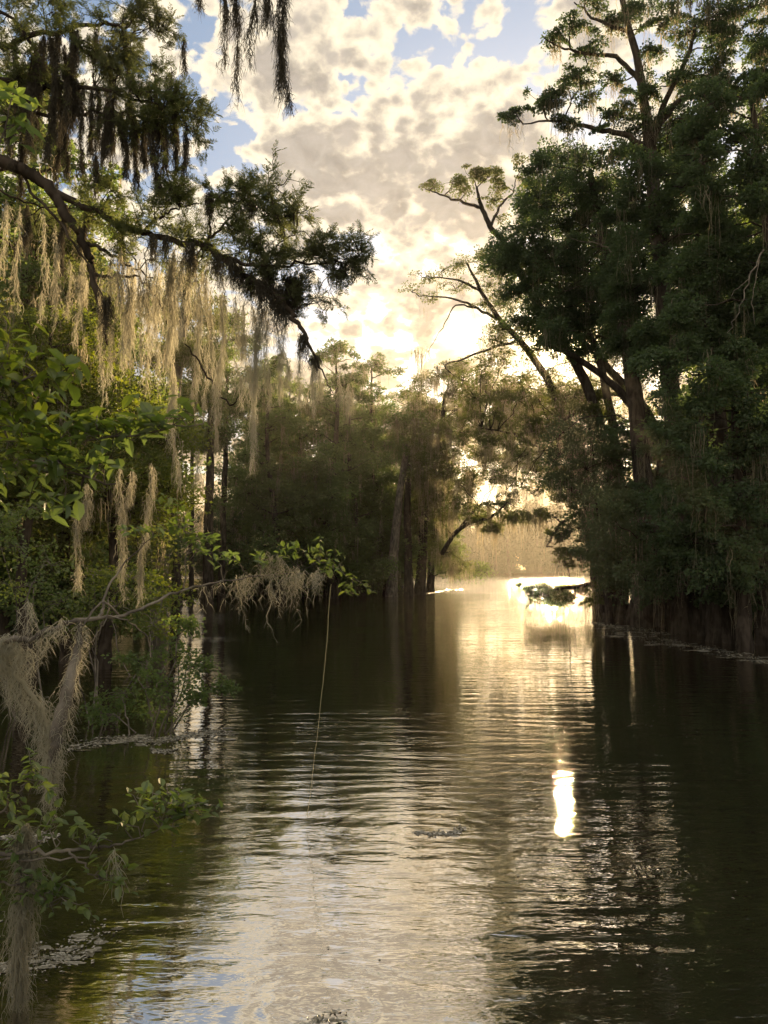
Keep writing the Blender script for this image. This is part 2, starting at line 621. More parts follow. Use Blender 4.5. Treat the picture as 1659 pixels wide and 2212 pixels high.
# generic swamp tree built in its own space, then copied
def proto_tree(H, spread, leaf, L, nleaf, nl=16, crown0=.3, moss=60, trunk_r=.3, bark='bark', lean=0.04, bare=False):
    tb, lf, ms = MB(), MB(), MB()
    ln = rng.normal(size=2) * lean * H
    tk = np.array([[0, 0, -.8, trunk_r * 2.1], [0, 0, H * .045, trunk_r * 1.3], [ln[0] * .3, ln[1] * .3, H * .3, trunk_r * .85],
                   [ln[0] * .7, ln[1] * .7, H * .65, trunk_r * .55], [ln[0], ln[1], H * .95, .05]])
    tk[2:4, :2] += rng.normal(size=(2, 2)) * .02 * H
    s = limb(tb, tk, 9, 6, .02)
    wts = []
    for i in range(nl):
        h = crown0 + (1 - crown0) * (i + rng.uniform(0, 1)) / nl * .98
        a = s[np.argmin(np.abs(s[:, 2] - h * H)), :3]
        an = i * 2.4 + rng.uniform(-.5, .5)
        rl = spread * (1.05 - .65 * (h - crown0) / (1 - crown0)) * rng.uniform(.6, 1.15)
        dr = np.array([math.cos(an), math.sin(an), rng.uniform(.1, .55)])
        e = a + dr * rl
        mid = a * .5 + e * .5 + np.array([0, 0, rng.uniform(-.1, .12) * rl])
        q = limb(tb, [[*a, .03 + .035 * rl / 3], [*mid, .02 + .018 * rl / 3], [*e, .015]], 5, 4, .03)
        for t in (.45, .75, 1.0):
            c = q[int(t * (len(q) - 1)), :3]
            wts.append((c + rng.normal(size=3) * .4, rl * rng.uniform(.26, .50)))
    wts.append((s[-1, :3], spread * .25))
    tot = sum(x[1] ** 2 for x in wts)
    for c, r in wts:
        rad = np.array([r, r, r * .72])
        sc, _ = pad_leaves(lf, c, rad, int(nleaf * r * r / tot), L, .75)
        twigs(tb, c - np.array([0, 0, .1]), sc, .02, .006, 4, .05, 3)
        nm = max(1, int(moss / len(wts) * rng.uniform(0, 2)))
        tp = c + rng.normal(size=(nm, 3)) * rad * .7
        hl = np.repeat(rng.uniform(.5, 2.6, nm), 8) * rng.uniform(.3, 1, nm * 8)
        tp = np.repeat(tp, 8, 0) + rng.normal(size=(nm * 8, 3)) * .11
        moss_strands(ms, tp, hl, .013, 7, .035, 2, .16)
    tag_ = bpy.data.objects.new('proto', None)
    out = [(tb.build('trunk', MAT[bark], None, True)), lf.build('crown', MAT[leaf]), tag(ms.build('hanging_moss', MAT['farmoss']), kind='stuff')]
    bpy.data.objects.remove(tag_)
    for o in out:
        COL.objects.unlink(o)
    return out


def place(proto, name, loc, label, group, rot=None, sc=1.0, leaf=None):
    root = empty(name, loc, label, 'tree', group)
    root.rotation_euler = (0, 0, rng.uniform(0, 6.28) if rot is None else rot)
    s = sc * rng.uniform(.95, 1.05)
    root.scale = (s, s, sc)
    for o in proto:
        c = o.copy()
        c.parent = root
        COL.objects.link(c)
    return root

#@@SETTING
# ------------------------------------------------------------------ water and ground
def water_mat():
    m = bpy.data.materials.new('river_water')
    m.use_nodes = True
    t = NT(m.node_tree)
    pos = t.n('ShaderNodeNewGeometry').outputs['Position']
    q1 = t.vec('MULTIPLY', pos, (.55, 2.6, 1))
    q2 = t.vec('MULTIPLY', pos, (1.6, 5.5, 1))
    q3 = t.vec('MULTIPLY', pos, (6, 15, 1))
    n1 = t.noise(q1, 1.0, 2, .5, .35)
    n2 = t.noise(q2, 1.0, 4, .55, .4)
    n3 = t.noise(q3, 1.0, 2, .5, .3)
    calm = t.ramp(t.noise(pos, .16, 2), .38, .62, .45, 1.15)
    h = t.math('ADD', t.math('MULTIPLY', n1, .013), t.math('ADD', t.math('MULTIPLY', n2, .0088), t.math('MULTIPLY', n3, .0028)))
    h = t.math('MULTIPLY', h, calm)
    sp = t.n('ShaderNodeSeparateXYZ')
    t.put(sp.inputs[0], pos)
    ph = t.math('MULTIPLY', t.noise(t.vec('MULTIPLY', pos, (.22, .5, 1)), 1.0, 2), 1.5)
    ph2 = t.math('MULTIPLY', t.noise(t.vec('MULTIPLY', pos, (.5, .9, 1)), 1.0, 2), .9)
    for wl, amp, pp, slant in ((.46, .00125, ph, .04), (.27, .00060, ph2, -.07)):
        yy = t.math('ADD', t.math('MULTIPLY_ADD', sp.outputs[0], slant, sp.outputs[1]), pp)
        pm = t.ramp(t.noise(t.vec('MULTIPLY', pos, (.25, .45, 1)), 1.0 / (wl * 2), 1), .4, .6, .15, 1.0)
        h = t.math('MULTIPLY_ADD', t.math('MULTIPLY', t.math('SINE', t.math('MULTIPLY', yy, 2 * math.pi / wl)), amp), pm, h)
    for (cx, cy, r0, wl, amp) in [(*D(700, 2130, 4.05)[:2], 0.9, .13, .0006), (*D(900, 1790, 6.5)[:2], 2.2, .2, .0006), (*D(1440, 1860, 5.75)[:2], .4, .07, .0006)]:
        dd = t.math('SQRT', t.math('ADD', t.math('POWER', t.math('SUBTRACT', sp.outputs[0], cx), 2.0), t.math('POWER', t.math('SUBTRACT', sp.outputs[1], cy), 2.0)))
        wv = t.math('MULTIPLY', t.math('SINE', t.math('MULTIPLY', t.math('ADD', dd, t.math('MULTIPLY', n2, .25)), 2 * math.pi / wl)), t.ramp(dd, r0, .05, 0.0, amp))
        h = t.math('ADD', h, wv)
    h = t.math('MULTIPLY', h, t.ramp(sp.outputs[1], 14, 75, 1.0, 5.0))
    bp = t.n('ShaderNodeBump')
    bp.inputs['Strength'].default_value = 1.0
    bp.inputs['Distance'].default_value = 1.0
    t.put(bp.inputs['Height'], h)
    gl = t.n('ShaderNodeBsdfGlossy')
    gl.inputs['Roughness'].default_value = .018
    gl.inputs['Color'].default_value = (.985, .962, .91, 1)
    t.put(gl.inputs['Normal'], bp.outputs[0])
    df = t.n('ShaderNodeBsdfDiffuse')
    df.inputs['Color'].default_value = (.018, .016, .009, 1)
    fr = t.n('ShaderNodeFresnel')
    fr.inputs['IOR'].default_value = 3.2
    t.put(fr.inputs['Normal'], bp.outputs[0])
    fac = t.ramp(fr.outputs[0], .25, .75, .55, .97)
    mx = t.n('ShaderNodeMixShader')
    t.put(mx.inputs[0], fac)
    t.put(mx.inputs[1], df.outputs[0])
    t.put(mx.inputs[2], gl.outputs[0])
    t.put(t.n('ShaderNodeOutputMaterial').inputs[0], mx.outputs[0])
    return m


def grid(name, x0, x1, y0, y1, nx, ny, fz, mat):
    xs = np.linspace(x0, x1, nx)
    ys = y0 + (y1 - y0) * np.linspace(0, 1, ny) ** 2
    X, Y = np.meshgrid(xs, ys)
    Z = fz(X, Y)
    i, j = np.meshgrid(np.arange(ny - 1), np.arange(nx - 1), indexing='ij')
    b = i * nx + j
    mb = MB()
    mb.add(np.stack([X, Y, Z], -1), np.stack([b, b + 1, b + nx + 1, b + nx], -1).reshape(-1, 4))
    return tag(mb.build(name, mat, None, True), kind='structure')


grid('water', -300, 300, -10, 500, 3, 3, lambda X, Y: X * 0, water_mat())


def bank_z(X, Y):
    lx = np.interp(Y, [-10, 8, 14, 30, 48, 60, 80, 120, 200, 230], [-9, -9, -9.5, -14, -15, -6, 2, -30, -120, -400])
    rx = np.interp(Y, [-10, 15, 22, 30, 40, 60, 110, 200, 230], [9, 11, 12, 11.5, 16, 26, 60, 140, 400])
    land = np.maximum(np.clip((lx - X) / 3, 0, 1), np.clip((X - rx) / 3, 0, 1))
    land = np.maximum(land, np.clip((Y - 221) / 6, 0, 1))
    return -1.3 + 1.75 * land + .12 * np.sin(X * .9) * np.sin(Y * .7) * land


def ground_mat():
    m = bpy.data.materials.new('leaf_litter_ground')
    m.use_nodes = True
    t = NT(m.node_tree)
    pos = t.n('ShaderNodeNewGeometry').outputs['Position']
    n = t.noise(pos, 2.2, 6, .65)
    c = t.mix(t.ramp(n, .4, .62), (.035, .028, .018), (.075, .075, .03))
    b = t.n('ShaderNodeBsdfDiffuse')
    t.put(b.inputs[0], c)
    t.put(t.n('ShaderNodeOutputMaterial').inputs[0], b.outputs[0])
    return m


grid('ground', -300, 300, -10, 500, 260, 240, bank_z, ground_mat())

#@@FAR
# ------------------------------------------------------------------ far wood across the lake (reads as one mass)
lf, tb = MB(), MB()
for i in range(190):
    x = rng.uniform(-60, 150)
    y = rng.uniform(224, 262)
    H = rng.uniform(15, 23) * (.8 if y < 232 else 1)
    limb(tb, [[x, y, 0, .5], [x + rng.normal() * .4, y, H * .5, .35], [x, y, H * .95, .1]], 5, 2)
    for k in range(13):
        hh = rng.uniform(.02, 1) ** .9 * H
        rr = 3.4 * (1.1 - .6 * abs(hh / H - .45))
        pad_leaves(lf, (x + rng.normal() * rr * .5, y + rng.normal() * rr * .5, hh), (rr, rr, rr * .6), 330, .62, .6)
far = lf.build('far_wood', MAT['farleaf'])
tag(far, 'hazy wood on the far shore of the lake, seen through the arch of branches', 'wood', kind='stuff')
tb.build('trunks', MAT['bark'], far)

#@@PROTOS
PT = [proto_tree(19, 4.2, 'mid', .20, 34000, 28, .06, 50, .30),
      proto_tree(21, 3.8, 'mid', .20, 34000, 30, .08, 60, .34),
      proto_tree(17, 4.6, 'olive', .19, 32000, 26, .10, 55, .26),
      proto_tree(14, 4.0, 'lime', .15, 34000, 20, .42, 60, .22)]

BS = proto_tree(4.2, 2.4, 'dark', .15, 7000, 14, .02, 20, .07)
# opposite left bank, 45 to 80 m away
row = [       (540, 54, 1, .80, None), (605, 52, 0, .85, None), (660, 57, 2, .85, None), (720, 55, 1, .88, None), (780, 60, 0, .90, None),
       (838, 61, 1, .92, 'tall mossy tree with pale leaning trunk at the middle of the far bank'),
       (880, 63, 2, .92, 'dark trunked mossy tree right of the pale leaning trunk on the far bank'),
       (930, 70, 0, .92, 'mossy tree at the tip of the far bank beside the sunlit water')]
bk = [(300, 62, 0, .85), (560, 75, 0, .95), (590, 80, 2, 1.05), (650, 76, 1, 1.0), (760, 82, 0, 1.05), (810, 88, 2, 1.1),
      (860, 85, 1, 1.05), (905, 92, 0, 1.0), (560, 68, 1, .95), (630, 70, 0, .95), (740, 70, 1, .95), (800, 74, 2, 1.0), (850, 76, 0, .95), (300, 60, 2, .95), (230, 55, 0, .95)]
for x, dd, k, s_, lb in row:
    p_ = D(x, 1226 + 3655 / dd, dd)
    place(PT[k], 'cypress_tree', (p_[0], p_[1], 0), lb or 'mossy dark green tree in the shaded row along the far left bank', None if lb else 'trees in the row along the far left bank', sc=s_)
for x, dd, k, s_ in bk:
    p_ = D(x, 1226 + 3655 / dd, dd)
    place(PT[k], 'bank_tree', (p_[0], p_[1], 0.2), 'green tree standing behind the front row of the far left bank', 'trees behind the front row of the far left bank', sc=s_)

for i in range(30):
    x = rng.uniform(500, 820)
    dd = np.interp(x, [330, 420, 600, 830, 960], [46, 49, 56, 64, 74]) + rng.uniform(0, 6)
    p_ = D(x, 1226 + 3655 / dd, dd)
    o = place(BS, 'bank_shrub', (p_[0], p_[1], 0), 'dark undergrowth shrub at the foot of the far left bank trees', 'shrubs at the foot of the far left bank trees', sc=rng.uniform(.8, 1.5))
    o['category'] = 'shrub'
for i in range(16):
    x = rng.uniform(1500, 1740)
    dd = np.interp(x, [1500, 1700], [36, 26]) + rng.uniform(0, 6)
    p_ = D(x, 1226 + 3655 / dd, dd)
    o = place(BS, 'bank_shrub', (p_[0], p_[1], 0), 'dark undergrowth shrub among the shaded trunks of the right bank', 'shrubs among the shaded trunks of the right bank', sc=rng.uniform(.8, 1.5))
    o['category'] = 'shrub'
for i in range(12):
    x = rng.uniform(-160, 270)
    dd = rng.uniform(36, 60)
    p_ = D(x, 1226 + 3655 / dd, dd)
    place(PT[i % 3], 'bank_tree', (p_[0], p_[1], 0.1), 'tree in the deep shade behind the left swamp shrubs', 'trees in the deep shade behind the left swamp shrubs', sc=rng.uniform(.75, 1.0))
for i in range(8):
    x = rng.uniform(-160, 110)
    dd = rng.uniform(20, 40)
    p_ = D(x, 1226 + 3655 / dd, dd)
    o = place(BS, 'bank_shrub', (p_[0], p_[1], 0), 'dark undergrowth shrub behind the left swamp shrubs', 'undergrowth behind the left swamp shrubs', sc=rng.uniform(.8, 1.5))
    o['category'] = 'shrub'
# sunlit trees close behind the left shrubs
for x, dd, k, s_, lb in [(60, 15, 3, .52, 'yellow green sunlit tree behind the moss at the left edge'), (150, 18, 2, .60, 'olive leaved tree behind the golden moss columns on the left'),
                         (225, 17, 3, .54, 'bright lime leaved tree behind the drooping cypress limb'), (215, 26, 0, .70, 'mid green tree beside the pale leaning trunk on the left'),
                         (-60, 17, 0, .75, 'green tree cut by the left edge behind the laurel leaves'), (90, 30, 1, .80, 'dark tree deep in the left bank shade'),
                         (150, 33, 2, .85, 'olive tree deep in the left bank behind the lime leaved ones'), (0, 26, 2, .85, 'tall olive tree at the left edge behind the yellow green one')]:
    p_ = D(x, 1226 + 3655 / dd, dd)
    place(PT[k], 'swamp_tree', (p_[0], p_[1], 0), lb, None, sc=s_)
for x, dd, r, lx, lb in [(382, 44, .30, -8, 'dark trunk left of the bright gaps on the left bank'), (412, 47, .16, 4, 'thin trunk standing in the bright gap on the left bank'), (447, 46, .34, 6, 'thick dark trunk between the two brightest gaps on the left bank'),
                         (478, 50, .24, 8, 'dark trunk right of the bright gaps on the left bank')]:
    yb = 1226 + 3655 / dd
    tree('cypress_tree', lb, [(x, yb, dd, r), (x + lx * .4, yb - 130, dd, r * .85), (x + lx, yb - 300, dd, r * .7), (x + lx * 1.5, yb - 480, dd, r * .4), (x + lx, yb - 600, dd, r * .2)],
         pads=[(x + rng.uniform(-50, 50), y, 46, 30, dd + rng.uniform(-1.5, 1.5)) for y in (690, 740, 790, 840, 880, 920, 955, 760, 860)] + [(x + rng.uniform(-20, 20), 1090, 20, 12, dd, .8)], leaf='mid', L=.17, od=1.7, moss=.6, mossL=(.6, 2.2))
tree('pale_trunk_tree', 'pale grey trunk leaning left at the middle of the far bank, standing in the water', [(845, 1287, 58, .45), (852, 1180, 58, .36), (862, 1080, 58, .3), (880, 960, 58, .2)],
     pads=[(870, 960, 40, 30, 58), (900, 920, 40, 30, 58), (850, 900, 40, 30, 58)], leaf='mid', L=.16, od=1.3, moss=.8, bark='greybark', mossL=(.8, 2.5))
tree('pale_trunk_tree', 'darker straight trunk beside the pale leaning one on the far bank', [(884, 1286, 59, .38), (882, 1180, 59, .3), (880, 1080, 59, .26), (886, 980, 59, .2)],
     pads=[(890, 1000, 40, 30, 59), (920, 1040, 34, 26, 59)], leaf='mid', L=.16, od=1.2, moss=.8, mossL=(.8, 2.5))
tree('leaning_tree', 'pale grey leaning trunk behind the bright moss columns on the left',
     [(335, 1330, 34, .4), (350, 1150, 34, .36), (372, 900, 34, .30), (395, 700, 34, .2), (410, 560, 34, .1)],
     pads=[(400, 600, 60, 40, 34), (440, 680, 60, 40, 34), (350, 650, 60, 40, 34), (420, 760, 70, 40, 33), (330, 760, 60, 40, 33), (450, 860, 60, 40, 33)],
     leaf='olive', L=.11, od=1.2, moss=.5, bark='greybark')

#@@RIGHT
# ------------------------------------------------------------------ right bank
tree('bald_cypress', 'tallest cypress on the right with high limbs reaching into the sky',
     [(1480, 1385, 26, .42), (1462, 1000, 26, .34), (1435, 700, 26, .28), (1415, 450, 26, .24), (1402, 300, 26, .20), (1380, 150, 26, .14), (1345, 0, 26, .10), (1340, -90, 26, .05)],
     limbs=[[(1390, 190, 26, .10), (1340, 130, 26, .08), (1290, 118, 25.6, .06), (1230, 108, 25.3, .04), (1175, 82, 25, .02)],
            [(1405, 330, 26, .12), (1350, 290, 26, .10), (1290, 278, 26, .08), (1220, 262, 26, .05), (1130, 268, 26, .02)],
            [(1405, 325, 26, .12), (1430, 240, 25.6, .10), (1490, 110, 25, .07), (1500, 40, 25, .05)],
            [(1400, 310, 26, .11), (1470, 215, 25, .09), (1580, 215, 24, .07), (1660, 205, 23.5, .04)],
            [(1360, 70, 26, .07), (1290, 40, 26, .05), (1240, 5, 26, .02)]],
     pads=[(1195, 75, 38, 26, 25.2), (1235, 55, 40, 25, 25.2), (1265, 112, 45, 26, 25.5), (1310, 45, 50, 26, 26), (1365, 20, 55, 30, 26), (1262, 155, 36, 20, 25.5, .8), (1325, 165, 45, 28, 26, .7),
           (1112, 238, 40, 24, 26, 1.1), (1175, 215, 55, 30, 26, 1.2), (1235, 205, 55, 36, 26, 1.2), (1240, 262, 52, 22, 26), (1300, 250, 42, 28, 26), (1345, 230, 45, 24, 26, .7), (1420, 110, 50, 24, 25.5, .7),
           (1480, 170, 60, 34, 25.2), (1385, 205, 50, 24, 25.5), (1540, 120, 55, 40, 24.5), (1600, 190, 60, 50, 24), (1450, 20, 60, 30, 25, .7), (1560, 20, 70, 40, 24.5, .8), (1640, 70, 40, 70, 24), (1280, 5, 50, 20, 26),
           (1440, 250, 60, 24, 25.5), (1330, 320, 50, 24, 26), (1590, 60, 60, 40, 24.5, 1.2), (1650, 150, 50, 60, 23.5, 1.4), (1540, 180, 60, 40, 25, 1.2), (1480, 70, 60, 30, 25), (1620, 10, 60, 30, 24), (1420, 180, 50, 26, 25.5), (1520, 240, 70, 30, 25, 1.3), (1380, 265, 60, 26, 26), (1430, 45, 50, 26, 25.5, .8)],
     leaf='dark', L=.095, od=1.7, moss=.9, mossL=(.4, 1.8), flat=.45)
tree('flat_topped_tree', 'slender tree with flat topped crown reaching left over the channel',
     [(1335, 1345, 34, .32), (1325, 1100, 34, .28), (1290, 900, 34.5, .24), (1240, 780, 35, .22), (1170, 670, 35.5, .18), (1090, 530, 36, .15), (1060, 490, 36, .13), (1040, 445, 36, .10), (1030, 405, 36, .05)],
     limbs=[[(1042, 448, 36, .09), (1000, 436, 36, .07), (960, 424, 36, .045), (918, 408, 36, .02)], [(1060, 490, 36, .08), (1085, 440, 36, .06), (1110, 415, 36, .03)],
            [(1115, 575, 36, .08), (1130, 500, 36.5, .06), (1160, 430, 36.5, .03)]],
     pads=[(940, 400, 32, 13, 36), (975, 390, 40, 18, 36), (1015, 378, 42, 20, 36, 1.2), (1055, 378, 42, 20, 36, 1.2), (1090, 395, 34, 18, 36), (1005, 415, 45, 12, 36, .7), (1070, 430, 40, 14, 36, .7),
           (1145, 385, 40, 22, 36.5), (1170, 420, 40, 22, 36.5), (1130, 350, 34, 14, 36.5, .5), (1080, 470, 30, 14, 36, .4)],
     leaf='olive', L=.10, od=1.3, moss=.25, flat=.45, mossL=(.3, .9))
tree('glare_tree', 'thin limbed tree crossing the sun glare at the channel mouth',
     [(1300, 1335, 38, .30), (1270, 1100, 38, .26), (1220, 900, 38.5, .22), (1150, 770, 39, .18), (1080, 690, 39.5, .13), (1040, 630, 40, .10), (1010, 570, 40, .05)],
     limbs=[[(1090, 700, 39.5, .09), (1030, 665, 40, .07), (975, 645, 40, .05), (905, 640, 40, .02)], [(1040, 630, 40, .08), (990, 605, 40, .05), (930, 600, 40, .03)],
            [(1120, 735, 39, .08), (1040, 760, 39, .06), (960, 790, 39, .03)], [(1030, 665, 40, .05), (985, 660, 40, .04), (955, 710, 40, .025), (925, 760, 40, .012)]],
     pads=[(890, 628, 30, 13, 40, .7), (915, 595, 42, 18, 40, .8), (955, 580, 42, 18, 40, .8), (1000, 562, 40, 22, 40, .8), (935, 645, 42, 16, 40, .6), (985, 618, 42, 20, 40, .6), (1040, 555, 48, 28, 40), (1060, 610, 48, 30, 40),
           (1090, 560, 44, 32, 39.5), (1090, 650, 50, 34, 39.5, 1.1), (1040, 655, 40, 22, 40, .6), (1110, 720, 50, 30, 39.5, .9), (1060, 760, 45, 25, 39, .7), (1000, 815, 50, 30, 39, .7), (1050, 840, 50, 30, 39, .9)],
     leaf='olive', L=.10, od=.52, moss=.3, flat=.5, mossL=(.4, 1.4))

fills = [
    ('leafy_tree', 'dense dark tree filling the middle of the right bank', [(1390, 1345, 29, .45), (1385, 1000, 29.5, .34), (1350, 700, 30, .28), (1300, 500, 30, .2), (1275, 370, 30, .1)],
     [(1170, 330), (1340, 320), (1360, 700), (1200, 720), (1060, 560), (1130, 450)], 40, 62, 44, (29, 34), 'dark', 1.5),
    ('leafy_tree', 'shaded tree at the right edge with near twigs and pale dead branches', [(1690, 1395, 21, .3), (1690, 900, 21, .2), (1660, 500, 21, .14), (1620, 200, 21, .06)],
     [(1480, 230), (1720, 150), (1720, 700), (1480, 720)], 30, 70, 55, (20, 23), 'dark', 1.9),
    ('leafy_tree', 'dark tree between the tall cypress and the right edge', [(1560, 1390, 23, .42), (1550, 1000, 23, .32), (1540, 700, 23.5, .26), (1520, 400, 24, .14), (1510, 260, 24, .06)],
     [(1340, 330), (1520, 240), (1560, 760), (1340, 760)], 36, 66, 52, (24, 28), 'dark', 1.9),
    ('drooping_tree', 'low dark tree whose moss hangs to the water at the far right', [(1610, 1400, 20.5, .2), (1600, 1150, 21, .16), (1590, 950, 21, .12), (1585, 800, 21, .06)],
     [(1420, 720), (1720, 700), (1720, 1280), (1440, 1240)], 42, 66, 56, (19.5, 23), 'dark', 1.5),
    ('drooping_tree', 'dark low boughed tree spreading its leaves close over the water of the right bank', [(1490, 1375, 26, .36), (1495, 1250, 26, .28), (1500, 1120, 26, .2), (1490, 1020, 26, .1)],
     [(1310, 1090), (1500, 1060), (1700, 1040), (1720, 1310), (1560, 1300), (1330, 1270)], 34, 60, 40, (19.5, 27), 'dark', 1.5),
    ('leafy_tree', 'leafy tree closing the gap between the flat topped tree and the sun glare', [(1345, 1340, 35, .3), (1340, 1100, 35, .25), (1320, 900, 35, .2), (1280, 740, 35, .14), (1220, 640, 35, .06)],
     [(1080, 545), (1330, 560), (1400, 760), (1230, 760), (1130, 690)], 24, 56, 40, (33, 37), 'dark', 1.5),
    ('drooping_tree', 'leaning tree with a heavy limb rising left over the bright water', [(1360, 1345, 31, .42), (1400, 1200, 31, .28), (1430, 1000, 31, .22), (1380, 900, 31, .18), (1310, 820, 31, .14), (1240, 770, 31, .12), (1180, 745, 31, .06)],
     [(1200, 930), (1450, 900), (1460, 1230), (1290, 1220), (1200, 1080)], 34, 55, 42, (29, 34), 'dark', 1.25),
]
for nm, lb, tk_, poly, n_, dx, dy, (d0, d1), lf_, od_ in fills:
    pds = [(x, y, dx * rng.uniform(.6, 1.2), dy * rng.uniform(.6, 1.15), rng.uniform(d0, d1)) for x, y in in_poly(poly, n_, dx * .72, dy * .62)]
    tree(nm, lb, tk_, pads=pds, leaf=lf_, L=.115, od=od_ * 1.15, moss=.28, mossL=(.5, 2.4), flat=.75)

for x, dd, k, s_ in [(1620, 33, 1, .95), (1640, 29, 0, .9), (1590, 46, 1, 1.15), (1640, 40, 0, 1.1), (1720, 34, 1, 1.1)]:
    p_ = D(x, 1226 + 3655 / dd, dd)
    place(PT[k], 'bank_tree', (p_[0], p_[1], 0.1), 'dark tree standing behind the front trees of the right bank', 'trees behind the front trees of the right bank', sc=s_)
# sparse sunlit sparkle zone and the boughs over the channel
tree('sparkling_tree', 'thin crowned tree with sun sparkling through its leaves',
     [(1450, 1340, 36, .36), (1440, 1050, 36, .3), (1400, 900, 36, .26), (1300, 780, 36, .16), (1220, 700, 36, .08)],
     limbs=[[(1400, 900, 36, .14), (1320, 850, 36, .1), (1230, 900, 36, .07), (1130, 935, 36, .05), (1040, 925, 36, .03)],
            [(1420, 960, 36, .12), (1330, 930, 36, .1), (1240, 950, 36, .07), (1160, 930, 36, .04)]],
     pads=[(x, y, 44 * rng.uniform(.8, 1.2), 22 * rng.uniform(.8, 1.2), rng.uniform(35, 39), 1.0) for x, y in in_poly([(1060, 700), (1420, 680), (1420, 890), (1200, 900), (1040, 860)], 34, 44, 28)]
     + [(x, y, 44, 24, rng.uniform(34, 37), 2.6) for x, y in in_poly([(1010, 850), (1300, 840), (1300, 960), (1230, 950), (1200, 920), (1030, 960)], 16, 44, 28)]
     + [(x, y, 34, 20, rng.uniform(38, 44), .9) for x, y in in_poly([(1070, 940), (1230, 940), (1230, 1060), (1080, 1060)], 12, 34, 24)],
     leaf='olive', L=.11, od=.58, moss=.8, mossL=(.5, 2.0))
tree('olive_tree', 'olive green sunlit tree overhanging the left side of the channel mouth',
     [(905, 1280, 62, .4), (920, 1100, 62, .34), (950, 950, 61, .26), (960, 850, 60, .12)],
     limbs=[[(955, 1195, 58, .2), (985, 1150, 56, .17), (1020, 1128, 54, .14), (1060, 1118, 52, .10), (1095, 1085, 50, .05)],
            [(990, 1145, 56, .1), (1040, 1090, 54, .08), (1080, 1105, 52, .05)]],
     pads=[(x, y, 42 * rng.uniform(.8, 1.2), 24 * rng.uniform(.8, 1.2), rng.uniform(54, 62)) for x, y in in_poly([(900, 800), (1000, 790), (1060, 870), (1070, 960), (1030, 1050), (920, 1080), (890, 950)], 24, 42, 28)]
     + [(1000, 1085, 40, 20, 54, .7), (1060, 1135, 36, 18, 52, 1.6), (1110, 1120, 44, 20, 50, 1.6), (1150, 1110, 40, 18, 49, 1.4), (1030, 1110, 36, 18, 53, 1.4), (1085, 1085, 36, 18, 51, 1.2), *[(x, y, 40, 24, rng.uniform(54, 62), .8) for x, y in in_poly([(1000, 840), (1180, 860), (1200, 1000), (1090, 1040), (1030, 1000)], 14, 40, 26)], (950, 1110, 45, 24, 58, .7), (960, 1190, 40, 24, 60, .6), (1000, 1215, 36, 20, 60, .6)],
     leaf='olive', L=.15, od=1.25, moss=1.2, mossL=(.8, 3.0), mossw=.018)
tree('channel_tree', 'backlit golden green tree on the right shore screening the gap below the sun',
     [(1300, 1284, 63, .4), (1290, 1130, 63, .32), (1260, 1000, 63, .26), (1220, 900, 63, .16), (1190, 840, 63, .06)],
     limbs=[[(1260, 1000, 63, .16), (1200, 980, 63, .12), (1130, 950, 63, .07), (1080, 900, 63, .03)], [(1230, 920, 63, .14), (1150, 880, 63, .08), (1090, 850, 63, .04)]],
     pads=[(x, y, 44, 26, rng.uniform(60, 67)) for x, y in in_poly([(1070, 830), (1280, 820), (1290, 1090), (1190, 1050), (1100, 970)], 26, 40, 28)],
     leaf='olive', L=.17, od=.85, moss=.6, mossL=(.8, 2.6), mossw=.016)
tree('arching_tree', 'mossy arching tree framing the right side of the view to the lake',
     [(1345, 1335, 33, .3), (1330, 1250, 33, .26), (1290, 1130, 33, .2), (1240, 1060, 33, .14), (1190, 1030, 33, .06)],
     limbs=[[(1310, 1180, 33, .12), (1260, 1110, 33, .09), (1215, 1130, 33, .06), (1180, 1180, 33, .03)], [(1335, 1290, 33, .14), (1300, 1262, 33, .12), (1240, 1268, 33, .09), (1160, 1280, 33, .04)]],
     pads=[(1210, 1150, 30, 18, 33, .9), (1240, 1190, 40, 22, 33), (1270, 1140, 40, 26, 33), (1220, 1210, 30, 14, 33, .8), (1290, 1200, 40, 26, 33), (1180, 1110, 24, 12, 33, .6), (1230, 1080, 36, 22, 33), (1225, 1020, 36, 24, 33),
           (1170, 1285, 50, 14, 33, 1.8), (1220, 1280, 50, 18, 33, 1.8), (1135, 1268, 28, 12, 33, 1.3), (1190, 1265, 40, 10, 33, 1.2), (1285, 1288, 36, 16, 33, 1.5), (1320, 1268, 30, 18, 33, 1.5), (1240, 1300, 30, 14, 33, 1.1), (1200, 1302, 40, 9, 33, .9), (1270, 1265, 36, 16, 33)],
     leaf='olive', L=.10, od=1.5, moss=.9, mossL=(.4, 1.5))
for pts, lb in [([[(1659, 720, 22, .03), (1610, 760, 21.5, .025), (1560, 775, 21, .02), (1510, 800, 21, .012), (1480, 835, 21, .006)], [(1610, 760, 21.5, .015), (1590, 800, 21.3, .01), (1585, 840, 21.2, .005)]], 'pale bare branch poking from the dark leaves at the right edge'),
                ([[(1650, 540, 20, .022), (1620, 600, 19.8, .018), (1600, 660, 19.6, .012), (1570, 720, 19.5, .006)], [(1640, 560, 20, .014), (1625, 640, 19.8, .01), (1630, 700, 19.7, .005)], [(1620, 600, 19.8, .012), (1580, 640, 19.6, .006)]], 'drooping grey dead twigs high at the right edge'),
                ([[(1340, 560, 27, .03), (1300, 530, 27, .025), (1250, 520, 27, .015), (1215, 500, 27, .006)], [(1300, 530, 27, .015), (1280, 500, 27, .008)]], 'bare grey branch against the dark crown in the middle of the right bank')]:
    mb = MB()
    o0 = D(*pts[0][0][:3])
    for q in pts:
        limb(mb, [[*D(x, y, dd), r] for x, y, dd, r in q], 5, 5, .03)
    o = mb.build('dead_branch', MAT['greybark'], None, True, origin=o0)
    o.location = tuple(o0)
    tag(o, lb, 'dead branch')
